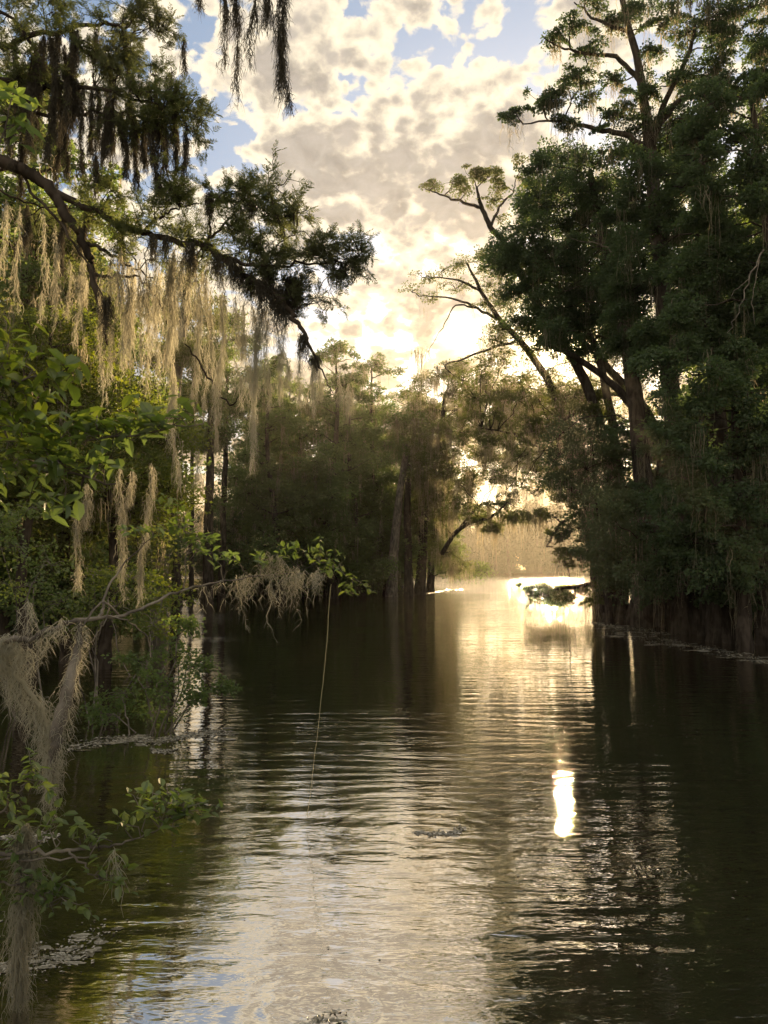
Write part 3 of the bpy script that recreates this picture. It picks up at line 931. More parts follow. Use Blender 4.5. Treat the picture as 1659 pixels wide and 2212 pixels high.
# standing stems at the right waterline
for i, (x, yb, dd, r, lx, lb) in enumerate([(1318, 1345, 31, .16, -28, 'thin forked stem leaning left at the edge of the right bank trees'), (1372, 1350, 30, .22, 46, 'dark flared trunk leaning right behind the cypress knees'),
                                            (1428, 1362, 28, .2, -20, 'dark stem standing in the shadowed water of the right bank'), (1520, 1380, 25, .2, 16, 'dark stem standing in the shadowed water of the right bank'),
                                            (1590, 1392, 23, .18, -12, 'dark stem standing in the shadowed water of the right bank'), (1645, 1400, 22, .2, 8, 'dark stem standing in the shadowed water of the right bank')]):
    tree('mossy_stem', lb, [(x, yb, dd, r), (x + lx * .4, yb - 120, dd, r * .8), (x + lx, yb - 260, dd, r * .6), (x + lx * 1.6, yb - 420, dd, r * .35)],
         pads=[(x + lx * 1.3 + rng.uniform(-30, 30), yb - 330 + rng.uniform(-60, 60), 40, 26, dd, .8) for _ in range(3)], leaf='dark', L=.11, od=1.3, moss=1.5, mossL=(.8, 2.5),
         group='stems at the right waterline' if 'shadowed' in lb else None)

#@@HAZE
mb = MB()
bx = np.array([[x, y, z] for x in (-310, 310) for y in (-14, 506) for z in (-2.4, 34)], float)
mb.add(bx, [[0, 1, 3, 2], [4, 6, 7, 5], [0, 4, 5, 1], [2, 3, 7, 6], [0, 2, 6, 4], [1, 5, 7, 3]])
m = bpy.data.materials.new('air')
m.use_nodes = True
t = NT(m.node_tree)
pv = t.n('ShaderNodeVolumePrincipled')
pv.inputs['Color'].default_value = (.92, .86, .76, 1)
pv.inputs['Density'].default_value = .00034
pv.inputs['Anisotropy'].default_value = .70
t.put(t.n('ShaderNodeOutputMaterial').inputs['Volume'], pv.outputs[0])
tag(mb.build('haze', m), kind='stuff')
#@@KNEES
for i, (x, y, hpx, lb) in enumerate([(1305, 1343, 20, 'small pointed cypress knee, left of the pair by the right bank'), (1317, 1345, 26, 'taller cypress knee, right of the pair by the right bank'),
                                     (1418, 1363, 12, 'stubby cypress knee in front of the dark trunks')]):
    dd = 3655 / (y - 1226)
    q = D(x, y, dd)
    hh = M(hpx, dd)
    mb = MB()
    limb(mb, [[0, 0, -.5, .2], [0, 0, 0, .13], [.02, 0, hh * .5, .09], [.0, .02, hh * .9, .055], [.01, .0, hh, .015]], 8, 4, .008)
    o = mb.build('cypress_knee', MAT['bark'], None, True)
    o.location = (q[0], q[1], 0)
    tag(o, lb, 'cypress knee')

#@@LEFT
# ------------------------------------------------------------------ foreground: cypress limbs and moss on the left
def sprays(mb, C, Dr, L=.15, nb=9, bl=.055, bw=.0046):
    """feathery cypress sprays: axis plus rows of needles; C, Dr (n,3)"""
    n = len(C)
    t = (np.arange(nb) + 1.0) / (nb + .5)
    ax = Dr * (L * rng.uniform(.6, 1.2, (n, 1)))
    sd = unit(np.cross(Dr, unit(rng.normal(size=(n, 3)) * .6 + np.array([0, 0, 1]))))
    B = C[:, None] + ax[:, None] * t[None, :, None]
    for sg in (-1, 1):
        dd_ = unit(Dr[:, None] * .75 + sd[:, None] * sg + rng.normal(size=(n, nb, 3)) * .18)
        l = bl * (1.05 - .55 * t)[None] * rng.uniform(.7, 1.2, (n, nb))
        diamonds(mb, B.reshape(-1, 3), dd_.reshape(-1, 3), rdir(n * nb), l.ravel(), np.full(n * nb, bw))
    P = np.stack([C, C + ax * .5, C + ax], 1)
    ribbons(mb, P, np.full((n, 3), .0018), sd)


def cyp_branchlets(lf, br, starts, dirs, Lb, nsp):
    """drooping branchlets with sprays"""
    n = len(starts)
    t = np.linspace(0, 1, 7)[None, :, None]
    Lb_ = (Lb * rng.uniform(.5, 1.2, n))[:, None, None]
    P = starts[:, None] + dirs[:, None] * t * Lb_
    P[:, :, 2] += (.12 * Lb_ * np.sin(t * 3.0))[..., 0] - (.10 * Lb_ * t * t)[..., 0]
    P[:, 1:] += np.cumsum(rng.normal(size=(n, 6, 3)) * .022, 1)
    tubes(br, P, .006 * (1 - .75 * t[..., 0]) * np.ones((n, 1)), 4)
    k = rng.integers(1, 7, (n, nsp))
    fr = rng.uniform(0, 1, (n, nsp, 1))
    i = np.arange(n)[:, None]
    C = P[i, k - 1] * (1 - fr) + P[i, k] * fr
    tang = unit(P[i, k] - P[i, k - 1])
    Dr = unit(tang * .7 + rng.normal(size=(n, nsp, 3)) * .55 + np.array([0, 0, .12]))
    sprays(lf, C.reshape(-1, 3), Dr.reshape(-1, 3))


CD = 8.0
root_p = D(-330, 1226, 9.0)
root_p[2] = -.5
lc = empty('bald_cypress', root_p, 'moss hung cypress whose dark limbs reach in from the left edge', 'tree')
mb = MB()
limb(mb, [[0, 0, 0, .55], [0, 0, 1.5, .36], [.1, 0, 5, .30], [.0, .1, 9, .24], [.1, 0, 13, .12]], 10, 6, .02)
ctr = mb
LL = [
    [(-330, 420, 8.8, .13), (-120, 320, 8.4, .10), (0, 348, 8.0, .07), (60, 372, 8, .065), (110, 410, 8, .06), (135, 455, 8, .055), (165, 495, 8, .05), (190, 545, 8, .042), (205, 610, 8, .038), (222, 690, 8, .04), (232, 745, 8, .012)],
    [(105, 408, 8, .045), (185, 448, 8, .036), (255, 482, 8, .034), (310, 503, 8, .032), (380, 520, 8, .034), (440, 530, 7.9, .032), (475, 552, 7.8, .03), (545, 572, 7.7, .018), (640, 574, 7.6, .013), (720, 566, 7.6, .009), (800, 552, 7.6, .004)],
    [(470, 548, 7.8, .026), (520, 590, 7.8, .03), (575, 625, 7.7, .034), (620, 665, 7.7, .030), (650, 715, 7.7, .022), (690, 790, 7.7, .010), (720, 850, 7.7, .004)],
    [(-250, 500, 8.6, .05), (0, 365, 8.2, .02), (75, 425, 8, .016), (130, 485, 7.9, .014), (190, 575, 7.8, .010), (245, 690, 7.8, .006)],
    [(190, 525, 8, .022), (230, 545, 8, .018), (270, 568, 8.1, .012), (330, 600, 8.2, .008)],
    [(208, 592, 8, .018), (250, 598, 8, .015), (300, 600, 8, .012), (345, 650, 8, .010), (360, 700, 8, .005)],
    [(398, 742, 7.9, .005), (430, 780, 7.9, .010), (460, 830, 7.9, .010), (500, 875, 7.9, .008), (520, 850, 7.9, .003)],
    [(-250, -60, 8.6, .10), (-60, 20, 8.3, .05), (0, 102, 8.2, .035), (50, 80, 8.2, .03), (130, 66, 8.2, .024), (240, 50, 8.1, .016), (270, 80, 8.1, .008)],
    [(-200, 0, 8.6, .06), (0, 28, 8.3, .02), (55, 75, 8.2, .018), (105, 150, 8.2, .012), (160, 200, 8.2, .008)],
    [(-200, 150, 8.6, .08), (-20, 170, 8.3, .035), (105, 190, 8.2, .028), (200, 190, 8.1, .022), (290, 215, 8, .015), (370, 230, 8, .01), (430, 260, 8, .004)],
    [(-200, 260, 8.6, .06), (0, 240, 8.3, .026), (120, 250, 8.2, .02), (240, 245, 8.1, .015), (330, 262, 8, .01)],
    [(455, 415, 7.8, .006), (452, 460, 7.8, .012), (448, 528, 7.9, .015)],
    [(440, 530, 7.9, .016), (480, 490, 7.8, .012), (520, 440, 7.8, .009), (575, 425, 7.8, .005), (620, 395, 7.8, .003)],
    [(300, 500, 8, .014), (345, 470, 8, .012), (385, 450, 8, .01), (430, 440, 8, .006)],
    [(-330, -350, 8.8, .16), (0, -260, 7.4, .10), (300, -120, 6.3, .07), (480, -45, 6.0, .05), (600, -30, 6.0, .04), (700, -90, 6.0, .02)],
    [(560, 572, 7.7, .010), (600, 530, 7.7, .008), (650, 500, 7.6, .004)],
    [(0, 410, 8.4, .012), (60, 440, 8.3, .01), (150, 450, 8.2, .006)],
]
lsk, lmb, lfm = [], [], []
for ql in LL:
    mb = MB()
    q = np.array([[*D(x, y, dd), r] for x, y, dd, r in ql])
    q[:, :3] -= root_p
    lsk.append(limb(mb, q, 7, 6, .012))
    lmb.append(mb)
    lfm.append(MB())
# feathery clusters: (x, y, rx, ry, depth, branchlets)
for (x, y, rx, ry, dd, nb) in [(300, 30, 50, 28, 8.1, 26), (340, 60, 40, 25, 8.1, 22), (250, 60, 50, 30, 8.2, 26), (150, 90, 60, 35, 8.2, 30), (60, 110, 60, 40, 8.2, 34), (20, 40, 50, 40, 8.3, 26), (100, 20, 60, 25, 8.3, 24),
                               (220, 130, 45, 30, 8.1, 36), (265, 110, 35, 28, 8.1, 30), (270, 165, 36, 28, 8.1, 22), (60, 190, 60, 40, 8.2, 36), (140, 190, 50, 40, 8.2, 30), (300, 215, 45, 24, 8, 28), (350, 245, 45, 26, 8, 40),
                               (395, 245, 35, 24, 8, 30), (420, 285, 18, 20, 8, 10), (310, 280, 50, 26, 8, 40), (250, 250, 40, 28, 8.1, 24), (330, 160, 25, 22, 8.1, 12), (40, 280, 50, 40, 8.2, 24),
                               (480, 430, 30, 20, 7.8, 26), (530, 420, 35, 18, 7.8, 30), (590, 400, 26, 14, 7.8, 12), (560, 460, 40, 24, 7.8, 26), (600, 470, 40, 22, 7.7, 20), (645, 455, 24, 14, 7.7, 10), (500, 500, 40, 22, 7.8, 26),
                               (540, 545, 50, 22, 7.7, 30), (600, 560, 50, 22, 7.7, 26), (660, 560, 40, 18, 7.6, 22), (720, 555, 45, 18, 7.6, 24), (775, 545, 35, 18, 7.6, 20), (760, 585, 35, 14, 7.6, 12), (690, 530, 30, 14, 7.6, 10),
                               (370, 400, 35, 30, 8, 26), (375, 430, 30, 22, 8, 22), (330, 470, 40, 24, 8, 22), (280, 510, 40, 22, 8, 20), (220, 470, 40, 22, 8.1, 18), (390, 520, 40, 20, 8, 24), (430, 560, 40, 22, 8, 20),
                               (620, 640, 36, 24, 7.7, 16), (680, 640, 34, 24, 7.7, 14), (580, 600, 40, 22, 7.7, 16), (300, 560, 50, 24, 8.1, 14), (180, 430, 50, 24, 8.2, 14), (250, 420, 40, 22, 8.2, 14), (80, 480, 60, 22, 8.3, 12)]:
    c = D(x, y, dd) - root_p
    li = int(np.argmin([np.linalg.norm(q[:, :3] - c, axis=1).min() for q in lsk]))
    allsk, br, lf = lsk[li], lmb[li], lfm[li]
    nb = max(6, int(nb * .55))
    off = unit(rng.normal(size=(nb, 3))) * rng.uniform(.2, 1.15, (nb, 1)) ** .5 * np.array([M(rx, dd), M(rx, dd), M(ry, dd)])
    st = c + off * .55
    aa = allsk[np.argmin(np.linalg.norm(allsk[:, :3] - c, axis=1)), :3]
    twigs(br, aa, st[::4], .009, .004, 6, .06)
    dr = unit(off * np.array([1, 1, .7]) + rng.normal(size=(nb, 3)) * .06 + np.array([.04, 0, .02]))
    cyp_branchlets(lf, br, st, dr, .26, 9)
ctr.build('trunk', MAT['bark'], lc, True)
for mb, lf in zip(lmb, lfm):
    o = mb.build('limb', MAT['bark'], lc, True)
    if lf.n:
        lf.build('foliage', MAT['needle'], o)

G1 = 'dark moss on the upper left cypress limbs'
L1 = 'dark grey moss strand hanging from the upper left cypress limbs'
for (x, yt, yb, wp) in [(125, 60, 330, 16), (155, 60, 215, 18), (121, 170, 420, 10), (157, 170, 290, 24), (92, 75, 225, 14), (58, 180, 260, 16), (185, 190, 400, 8), (215, 185, 460, 12), (245, 190, 340, 16), (262, 240, 400, 18),
                        (230, 240, 340, 18), (296, 265, 420, 16), (312, 260, 385, 12), (341, 262, 430, 14), (356, 262, 450, 10), (376, 262, 395, 10), (400, 262, 385, 7), (70, 180, 360, 8), (20, 240, 380, 12), (40, 180, 300, 10),
                        (140, 250, 400, 10), (200, 240, 340, 12), (280, 215, 330, 14), (172, 66, 160, 10), (110, 66, 150, 10), (205, 55, 140, 9), (60, 440, 560, 10), (30, 100, 190, 9), (325, 262, 360, 12), (260, 480, 570, 14), (185, 450, 560, 10), (150, 450, 600, 12)]:
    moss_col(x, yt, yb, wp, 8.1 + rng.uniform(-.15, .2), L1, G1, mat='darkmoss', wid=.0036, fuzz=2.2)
G2 = 'dark moss masses along the drooping cypress limb'
L2 = 'thick dark moss mass draped over the drooping middle cypress limb'
for (x, yt, yb, wp) in [(453, 415, 540, 16), (545, 430, 510, 12), (515, 575, 660, 24), (540, 590, 690, 26), (568, 605, 700, 30), (596, 620, 730, 34), (625, 595, 730, 30), (640, 600, 720, 18), (610, 640, 740, 30), (580, 570, 680, 22), (650, 590, 640, 8),
                        (500, 560, 650, 20), (470, 550, 650, 20), (680, 770, 830, 22), (655, 720, 810, 16), (230, 640, 760, 18), (738, 570, 640, 8), (720, 570, 690, 5), (765, 565, 620, 6), (412, 525, 640, 18), (330, 505, 620, 14), (360, 510, 600, 14)]:
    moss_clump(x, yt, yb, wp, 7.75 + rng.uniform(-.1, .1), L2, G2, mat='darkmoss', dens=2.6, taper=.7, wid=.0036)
G3 = 'golden sunlit moss under the middle cypress limb'
L3 = 'golden sunlit moss strand hanging in the fringe under the middle cypress limb'
for (x, yt, yb, wp) in [(530, 650, 900, 24), (575, 660, 900, 20), (600, 690, 880, 18), (645, 730, 880, 16), (675, 790, 895, 22), (690, 790, 860, 14), (755, 830, 895, 14), (735, 800, 870, 8), (505, 640, 780, 16),
                        (265, 565, 790, 14), (240, 560, 760, 10), (280, 565, 760, 16), (325, 590, 740, 16), (345, 600, 780, 20), (398, 540, 760, 18), (180, 560, 720, 10), (92, 450, 720, 7), (45, 445, 700, 7), (122, 485, 740, 10), (420, 540, 700, 14),
                        (310, 600, 700, 14), (300, 560, 680, 14), (380, 530, 700, 16), (445, 560, 680, 12), (482, 600, 840, 12), (212, 640, 740, 8), (10, 430, 600, 10), (155, 560, 690, 10), (362, 560, 760, 16), (545, 660, 830, 22), (560, 650, 860, 20), (616, 700, 850, 14), (505, 770, 850, 10)]:
    moss_col(x, yt, yb, wp * .8, 7.8 + rng.uniform(-.15, .2), L3, G3)
for i in range(30):
    x = rng.uniform(165, 490)
    yt = np.interp(x, [0, 110, 200, 480], [400, 450, 500, 560]) + rng.uniform(0, 90)
    moss_col(x, yt, yt + rng.uniform(90, 320), rng.uniform(3, 7), 8 + rng.uniform(-.4, .4), L3, G3)
for i in range(26):
    x = rng.uniform(10, 410)
    yt = rng.uniform(50, 290)
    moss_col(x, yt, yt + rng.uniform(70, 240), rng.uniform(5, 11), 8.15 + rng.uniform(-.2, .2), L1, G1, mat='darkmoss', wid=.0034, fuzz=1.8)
for (x, yt, yb, wp, dd, lb) in [(555, 660, 1040, 20, 7.7, 'longest golden moss strand under the middle cypress limb, tapering to a thread'), (372, 560, 960, 24, 7.9, 'broad bright moss column falling past the laurel leaves'),
                                (380, 830, 1075, 12, 7.8, 'thin moss tail below the broad bright column'), (476, 770, 985, 11, 7.8, 'lone slender moss strand left of the golden fringe'),
                                (168, 1085, 1275, 11, 8.0, 'leftmost of the three bright low moss columns'), (190, 1045, 1140, 16, 8.0, 'short moss tuft at the top of the leftmost low column'),
                                (252, 1010, 1315, 13, 8.2, 'middle one of the three bright low moss columns'), (323, 1000, 1320, 18, 8.2, 'right and thickest of the three bright low moss columns'),
                                (432, 975, 1050, 9, 7.9, 'small bright moss tuft in front of the far trunks'), (285, 1010, 1090, 14, 8.1, 'pale moss tuft between the middle and right low columns'), (908, 748, 892, 44, 39, 'orange lit moss tassel in front of the sun glare')]:
    if dd < 20:
        moss_col(x, yt, yb, wp * 1.1, dd, lb)
    else:
        moss_clump(x, yt, yb, wp, dd, lb, dens=.8, taper=1.6, wid=.014, fil=3)
moss_clump(1535, -10, 140, 60, 24.5, 'big grey moss curtain high in the tallest cypress at the upper right', mat='darkmoss', dens=1.0, fil=2, wid=.011)
moss_clump(1490, -5, 75, 24, 24.6, 'small grey moss bunch beside the big curtain at the upper right', mat='darkmoss', dens=1.0, fil=2, wid=.011)
# moss overhead at the top of the view, hanging from the high limb
for (x, yb, wp, lb) in [(485, 175, 8, 'leftmost dark moss string hanging into the sky at the top'), (516, 245, 14, 'long moss string left of the thick tassel at the top'), (551, 165, 8, 'short thin moss string beside the thick tassel at the top'),
                        (600, 275, 22, 'thickest dark moss tassel hanging into the sky at the top'), (616, 240, 14, 'dark moss tail on the right side of the thick tassel at the top'), (576, 70, 18, 'short bushy moss tuft between the strings at the top'), (432, 25, 5, 'tiny moss tip at the top edge, left of the strings')]:
    moss_col(x, -38, yb, wp * 1.2, 6.0, lb, mat='darkmoss', wid=.0028, fuzz=1.15)

#@@LAUREL
# ------------------------------------------------------------------ near laurel shrubs on the left
def laurel(name, label, base, limbs_, clusters, leaf='laurel', L=.10, bark='greybark', per=9):
    """limbs rows (x,y,d,r); clusters (x,y,rx,ry,d,number of leafy shoots)"""
    base = np.asarray(base, float)
    root = empty(name, base, label, 'shrub')
    sk, stems, lfs = [], [], []
    for q in limbs_:
        q = np.array([[*D(x, y, dd), r] for x, y, dd, r in q])
        q[:, :3] -= base
        mb = MB()
        sk.append(limb(mb, q, 7, 6, .006))
        stems.append(mb)
        lfs.append(MB())
    for (x, y, rx, ry, dd, nsh) in clusters:
        nsh = max(2, int(nsh * .8))
        rx, ry = rx * 1.25, ry * 1.15
        c = D(x, y, dd) - base
        e = c + unit(rng.normal(size=(nsh, 3))) * rng.uniform(.3, 1, (nsh, 1)) ** .5 * np.array([M(rx, dd), M(rx, dd) * .8, M(ry, dd)])
        li = int(np.argmin([np.linalg.norm(q[:, :3] - c, axis=1).min() for q in sk]))
        s_k, br, lf = sk[li], stems[li], lfs[li]
        i = np.argmin(np.linalg.norm(s_k[None, :, :3] - e[:, None], axis=2) + rng.uniform(0, .12, (nsh, len(s_k))), axis=1)
        a = s_k[i, :3]
        t = np.linspace(0, 1, 6)[None, :, None]
        P = a[:, None] * (1 - t) + e[:, None] * t
        P[:, 1:-1] += rng.normal(size=(nsh, 4, 3)) * .02
        P[:, :, 2] += (np.sin(t * 3.14) * .03)[..., 0]
        tubes(br, P, .0035 * (1 - .6 * t[..., 0]) * np.ones((nsh, 1)), 4)
        axis = unit(P[:, -1] - P[:, -3])
        m = nsh * per
        s_ = np.repeat(np.arange(nsh), per)
        u = np.tile(np.linspace(0, 1, per), nsh) * .16 * rng.uniform(.7, 1.2, m)
        C = P[s_, -1] - axis[s_] * u[:, None]
        an = np.tile(np.arange(per) * 2.4, nsh) + rng.uniform(0, 1, m)
        s1 = unit(np.cross(axis, np.array([.1, .2, 1.0])))
        s2 = np.cross(s1, axis)
        rad = s1[s_] * np.cos(an)[:, None] + s2[s_] * np.sin(an)[:, None] * .6
        Dr = unit(axis[s_] * .55 + rad + rng.normal(size=(m, 3)) * .15 + np.array([0, 0, .05]))
        Nn = unit(np.array([0, 0, 1.0]) + rng.normal(size=(m, 3)) * .35)
        l = L * rng.uniform(.6, 1.15, m)
        broad(lf, C, Dr, Nn, l, l * rng.uniform(.22, .29, m))
    for mb, lf in zip(stems, lfs):
        o = mb.build('stem', MAT[bark], root, True)
        if lf.n:
            lf.build('leaves', MAT[leaf], o)
    return root


laurel('laurel_shrub', 'broad leaved laurel spreading bright green leaves in from the left edge', (-2.7, 3.6, -.3),
       [[(-520, 1500, 3.6, .02), (-200, 1080, 3.6, .014), (0, 1010, 3.5, .009), (120, 1015, 3.5, .007), (250, 1045, 3.5, .004)], [(-200, 1080, 3.6, .012), (-60, 960, 3.5, .008), (100, 950, 3.5, .006), (250, 945, 3.6, .005), (440, 915, 3.7, .003)],
        [(-200, 1080, 3.6, .012), (-60, 850, 3.5, .008), (60, 820, 3.4, .005), (140, 800, 3.4, .003)], [(-260, 1000, 3.6, .012), (-60, 520, 3.5, .008), (0, 330, 3.4, .004), (30, 200, 3.4, .003)]],
       [(40, 850, 60, 40, 3.4, 9), (130, 840, 40, 24, 3.4, 5), (60, 920, 70, 40, 3.5, 12), (160, 940, 60, 36, 3.5, 10), (240, 935, 50, 24, 3.6, 8), (320, 920, 40, 18, 3.6, 6), (400, 912, 40, 16, 3.7, 6), (90, 1000, 70, 36, 3.5, 11), (190, 1015, 60, 30, 3.5, 9),
        (30, 1060, 50, 36, 3.5, 8), (120, 1090, 50, 30, 3.6, 6), (20, 780, 40, 30, 3.4, 5), (20, 205, 26, 22, 3.4, 3), (40, 285, 30, 30, 3.4, 5), (10, 720, 20, 16, 3.4, 2)], L=.105, per=6)
laurel('laurel_shrub', 'laurel with a long grey bough reaching right above the water, moss on its tip', (-3.2, 5.6, -.4),
       [[(-220, 1430, 5.5, .035), (0, 1385, 5.2, .022), (60, 1380, 5.2, .02), (150, 1345, 5.3, .018), (215, 1335, 5.5, .014), (270, 1330, 5.6, .012), (345, 1295, 5.9, .010), (420, 1268, 6.1, .008), (520, 1250, 6.4, .006), (640, 1238, 6.7, .004), (720, 1250, 6.9, .003)],
        [(215, 1335, 5.5, .012), (225, 1300, 5.6, .010), (250, 1240, 5.7, .007), (330, 1160, 5.8, .003)], [(260, 1335, 5.6, .008), (220, 1300, 5.4, .007), (180, 1350, 5.3, .006), (165, 1375, 5.3, .003)],
        [(400, 1275, 6.1, .006), (400, 1210, 6.1, .004), (405, 1160, 6.1, .003)], [(640, 1238, 6.7, .003), (700, 1215, 6.8, .002), (760, 1250, 6.9, .002)]],
       [(430, 1180, 40, 24, 6.1, 9), (390, 1130, 40, 24, 6.1, 7), (470, 1170, 40, 20, 6.2, 7), (370, 1080, 24, 14, 6.0, 4), (550, 1205, 40, 16, 6.5, 6), (630, 1185, 30, 14, 6.6, 5), (690, 1200, 30, 16, 6.8, 6), (730, 1235, 30, 16, 6.9, 6), (770, 1275, 26, 14, 7, 6),
        (290, 1160, 40, 24, 5.8, 5), (500, 1200, 30, 14, 6.3, 4)], L=.085, per=7)
laurel('laurel_shrub', 'low laurel shoots with dark leaves just above the water in the near left corner', (-2.6, 4.0, -.4),
       [[(-300, 1900, 4.0, .02), (0, 1845, 4, .012), (100, 1840, 4, .010), (170, 1832, 4, .008), (250, 1825, 4, .006), (330, 1800, 4, .003), (380, 1760, 4, .002)], [(-100, 1850, 4, .008), (50, 1858, 4, .006), (210, 1850, 4, .004)],
        [(150, 1838, 4, .006), (180, 1870, 4, .005), (210, 1900, 4, .003)], [(-60, 1800, 4, .01), (20, 1740, 4, .006), (60, 1680, 4, .004), (70, 1650, 4, .002)], [(-60, 1900, 4, .008), (40, 1915, 4, .005), (110, 1950, 4, .003)]],
       [(65, 1670, 24, 20, 4, 4), (30, 1710, 30, 20, 4, 4), (95, 1720, 30, 20, 4, 4), (60, 1760, 36, 20, 4, 4), (130, 1780, 40, 20, 4, 5), (290, 1705, 24, 16, 4, 4), (370, 1725, 44, 20, 4, 6), (290, 1765, 60, 20, 4, 6), (350, 1765, 56, 18, 4, 5), (430, 1740, 20, 14, 4, 3),
        (20, 1830, 30, 20, 4, 3), (40, 1885, 40, 24, 4, 6), (110, 1900, 40, 24, 4, 5), (240, 1890, 30, 20, 4, 4), (270, 1920, 20, 14, 4, 3), (160, 1960, 40, 22, 4, 6), (20, 1950, 24, 20, 4, 3), (140, 1930, 30, 14, 4, 3), (400, 1735, 40, 16, 4, 5), (450, 1745, 24, 10, 4, 3), (320, 1700, 26, 14, 4, 3), (230, 1800, 40, 14, 4, 4), (180, 1810, 40, 12, 4, 4)], L=.072, per=6)

# moss on the near branches
G4 = 'curly moss bunches along the laurel bough'
for (x, yt, yb, wp) in [(525, 1245, 1350, 24), (545, 1240, 1300, 26), (580, 1195, 1330, 26), (600, 1200, 1290, 30), (585, 1250, 1385, 14), (635, 1220, 1345, 26), (650, 1235, 1320, 26), (690, 1230, 1305, 20), (675, 1240, 1310, 24), (620, 1240, 1320, 26), (510, 1240, 1360, 10), (440, 1262, 1320, 12), (480, 1258, 1290, 16)]:
    moss_clump(x, yt, yb, wp, 6.5, 'curly tan moss bunch hanging from the laurel bough over open water', G4, dens=.32, fil=24, taper=.9, wid=.0021, kink=.022)
G5 = 'tangled moss at the near left bough'
for (x, yt, yb, wp) in [(15, 1390, 1520, 40), (50, 1400, 1530, 30), (-10, 1380, 1480, 40), (90, 1380, 1450, 20), (110, 1360, 1400, 16), (20, 1375, 1440, 50), (60, 1300, 1400, 14), (130, 1340, 1400, 12)]:
    moss_clump(x, yt, yb, wp, 5.2, 'tangled brownish moss under the bough at the left edge', G5, dens=.6, fil=30, taper=.7, wid=.0022, kink=.02)


def moss_wrap(pts, label, base_up=0.0, rad=.5, n=420, name='moss_column', core='moss'):
    """a hanging limb thickly wrapped in moss: core plus combed down hair"""
    q = np.array([[*D(x, y, dd), r] for x, y, dd, r in pts])
    base = q[0, :3].copy()
    q[:, :3] -= base
    mb = MB()
    full = spline(q, 6)
    q[:, 3] *= rad
    s = limb(mb, q, 8, 6, .006)
    s[:, 3] = full[:, 3]
    n = int(n * 1.4)
    root = empty(name, base, label, 'moss')
    mb2 = MB()
    k = rng.integers(0, len(s), n)
    a = rng.uniform(0, 2 * math.pi, n)
    T = s[k, :3] + np.stack([np.cos(a), np.sin(a), np.zeros(n)], 1) * s[k, 3:4] * rng.uniform(.5, 1.1 + .5 * (rad < .9), (n, 1))
    moss_strands(mb2, T, rng.uniform(.05, .34, n) * rng.uniform(.5, 1, n), .0022, 8, .012, 5, .05)
    mb.build('core', MAT[core], root, True)
    mb2.build('strands', MAT['moss'], root)
    return root


moss_wrap([(172, 1342, 5.3, .012), (168, 1400, 5.25, .028), (152, 1470, 5.2, .042), (134, 1540, 5.15, .047), (120, 1610, 5.1, .038), (110, 1660, 5.1, .026), (112, 1695, 5.1, .008)], 'grey brown leaning limb with a fringe of tan moss above the near laurel', n=170, rad=.95, core='greybark')
moss_wrap([(-30, 1400, 5.2, .03), (15, 1440, 5.2, .05), (60, 1490, 5.2, .055), (95, 1540, 5.2, .05), (108, 1590, 5.15, .035), (108, 1640, 5.1, .015)], 'moss swag curving down to the grey brown leaning limb', n=260, rad=.25)
moss_col(52, 1925, 2155, 42, 4.0, 'moss tail hanging to the water in the near left corner', fuzz=1.8, wid=.0021)
moss_wrap([(58, 1780, 4.05, .016), (60, 1830, 4.05, .018), (58, 1900, 4.05, .02)], 'short moss hank among the near laurel leaves', n=160)
moss_clump(247, 1840, 1960, 8, 4.0, 'thin moss wisp hanging under the low laurel shoots', dens=1.2)

# fishing line hanging from the laurel tip
mb = MB()
a, b = D(716, 1262, 6.9), D(664, 1765, 6.75)
t = np.linspace(0, 1, 40)[:, None]
P = a * (1 - t) + b * t
P[:, 0] += .018 * np.sin(t[:, 0] * 3.1) + np.cumsum(rng.normal(size=40) * .002)
tubes(mb, P[None], np.full((1, 40), .0022), 5)
m = bpy.data.materials.new('line_fibre')
m.use_nodes = True
m.node_tree.nodes['Principled BSDF'].inputs['Base Color'].default_value = (.55, .5, .25, 1)
m.node_tree.nodes['Principled BSDF'].inputs['Roughness'].default_value = .4
o = mb.build('fishing_line', m, None, True, origin=a)
o.location = tuple(a)
tag(o, 'thin pale line hanging from the laurel tip down into the river', 'line')

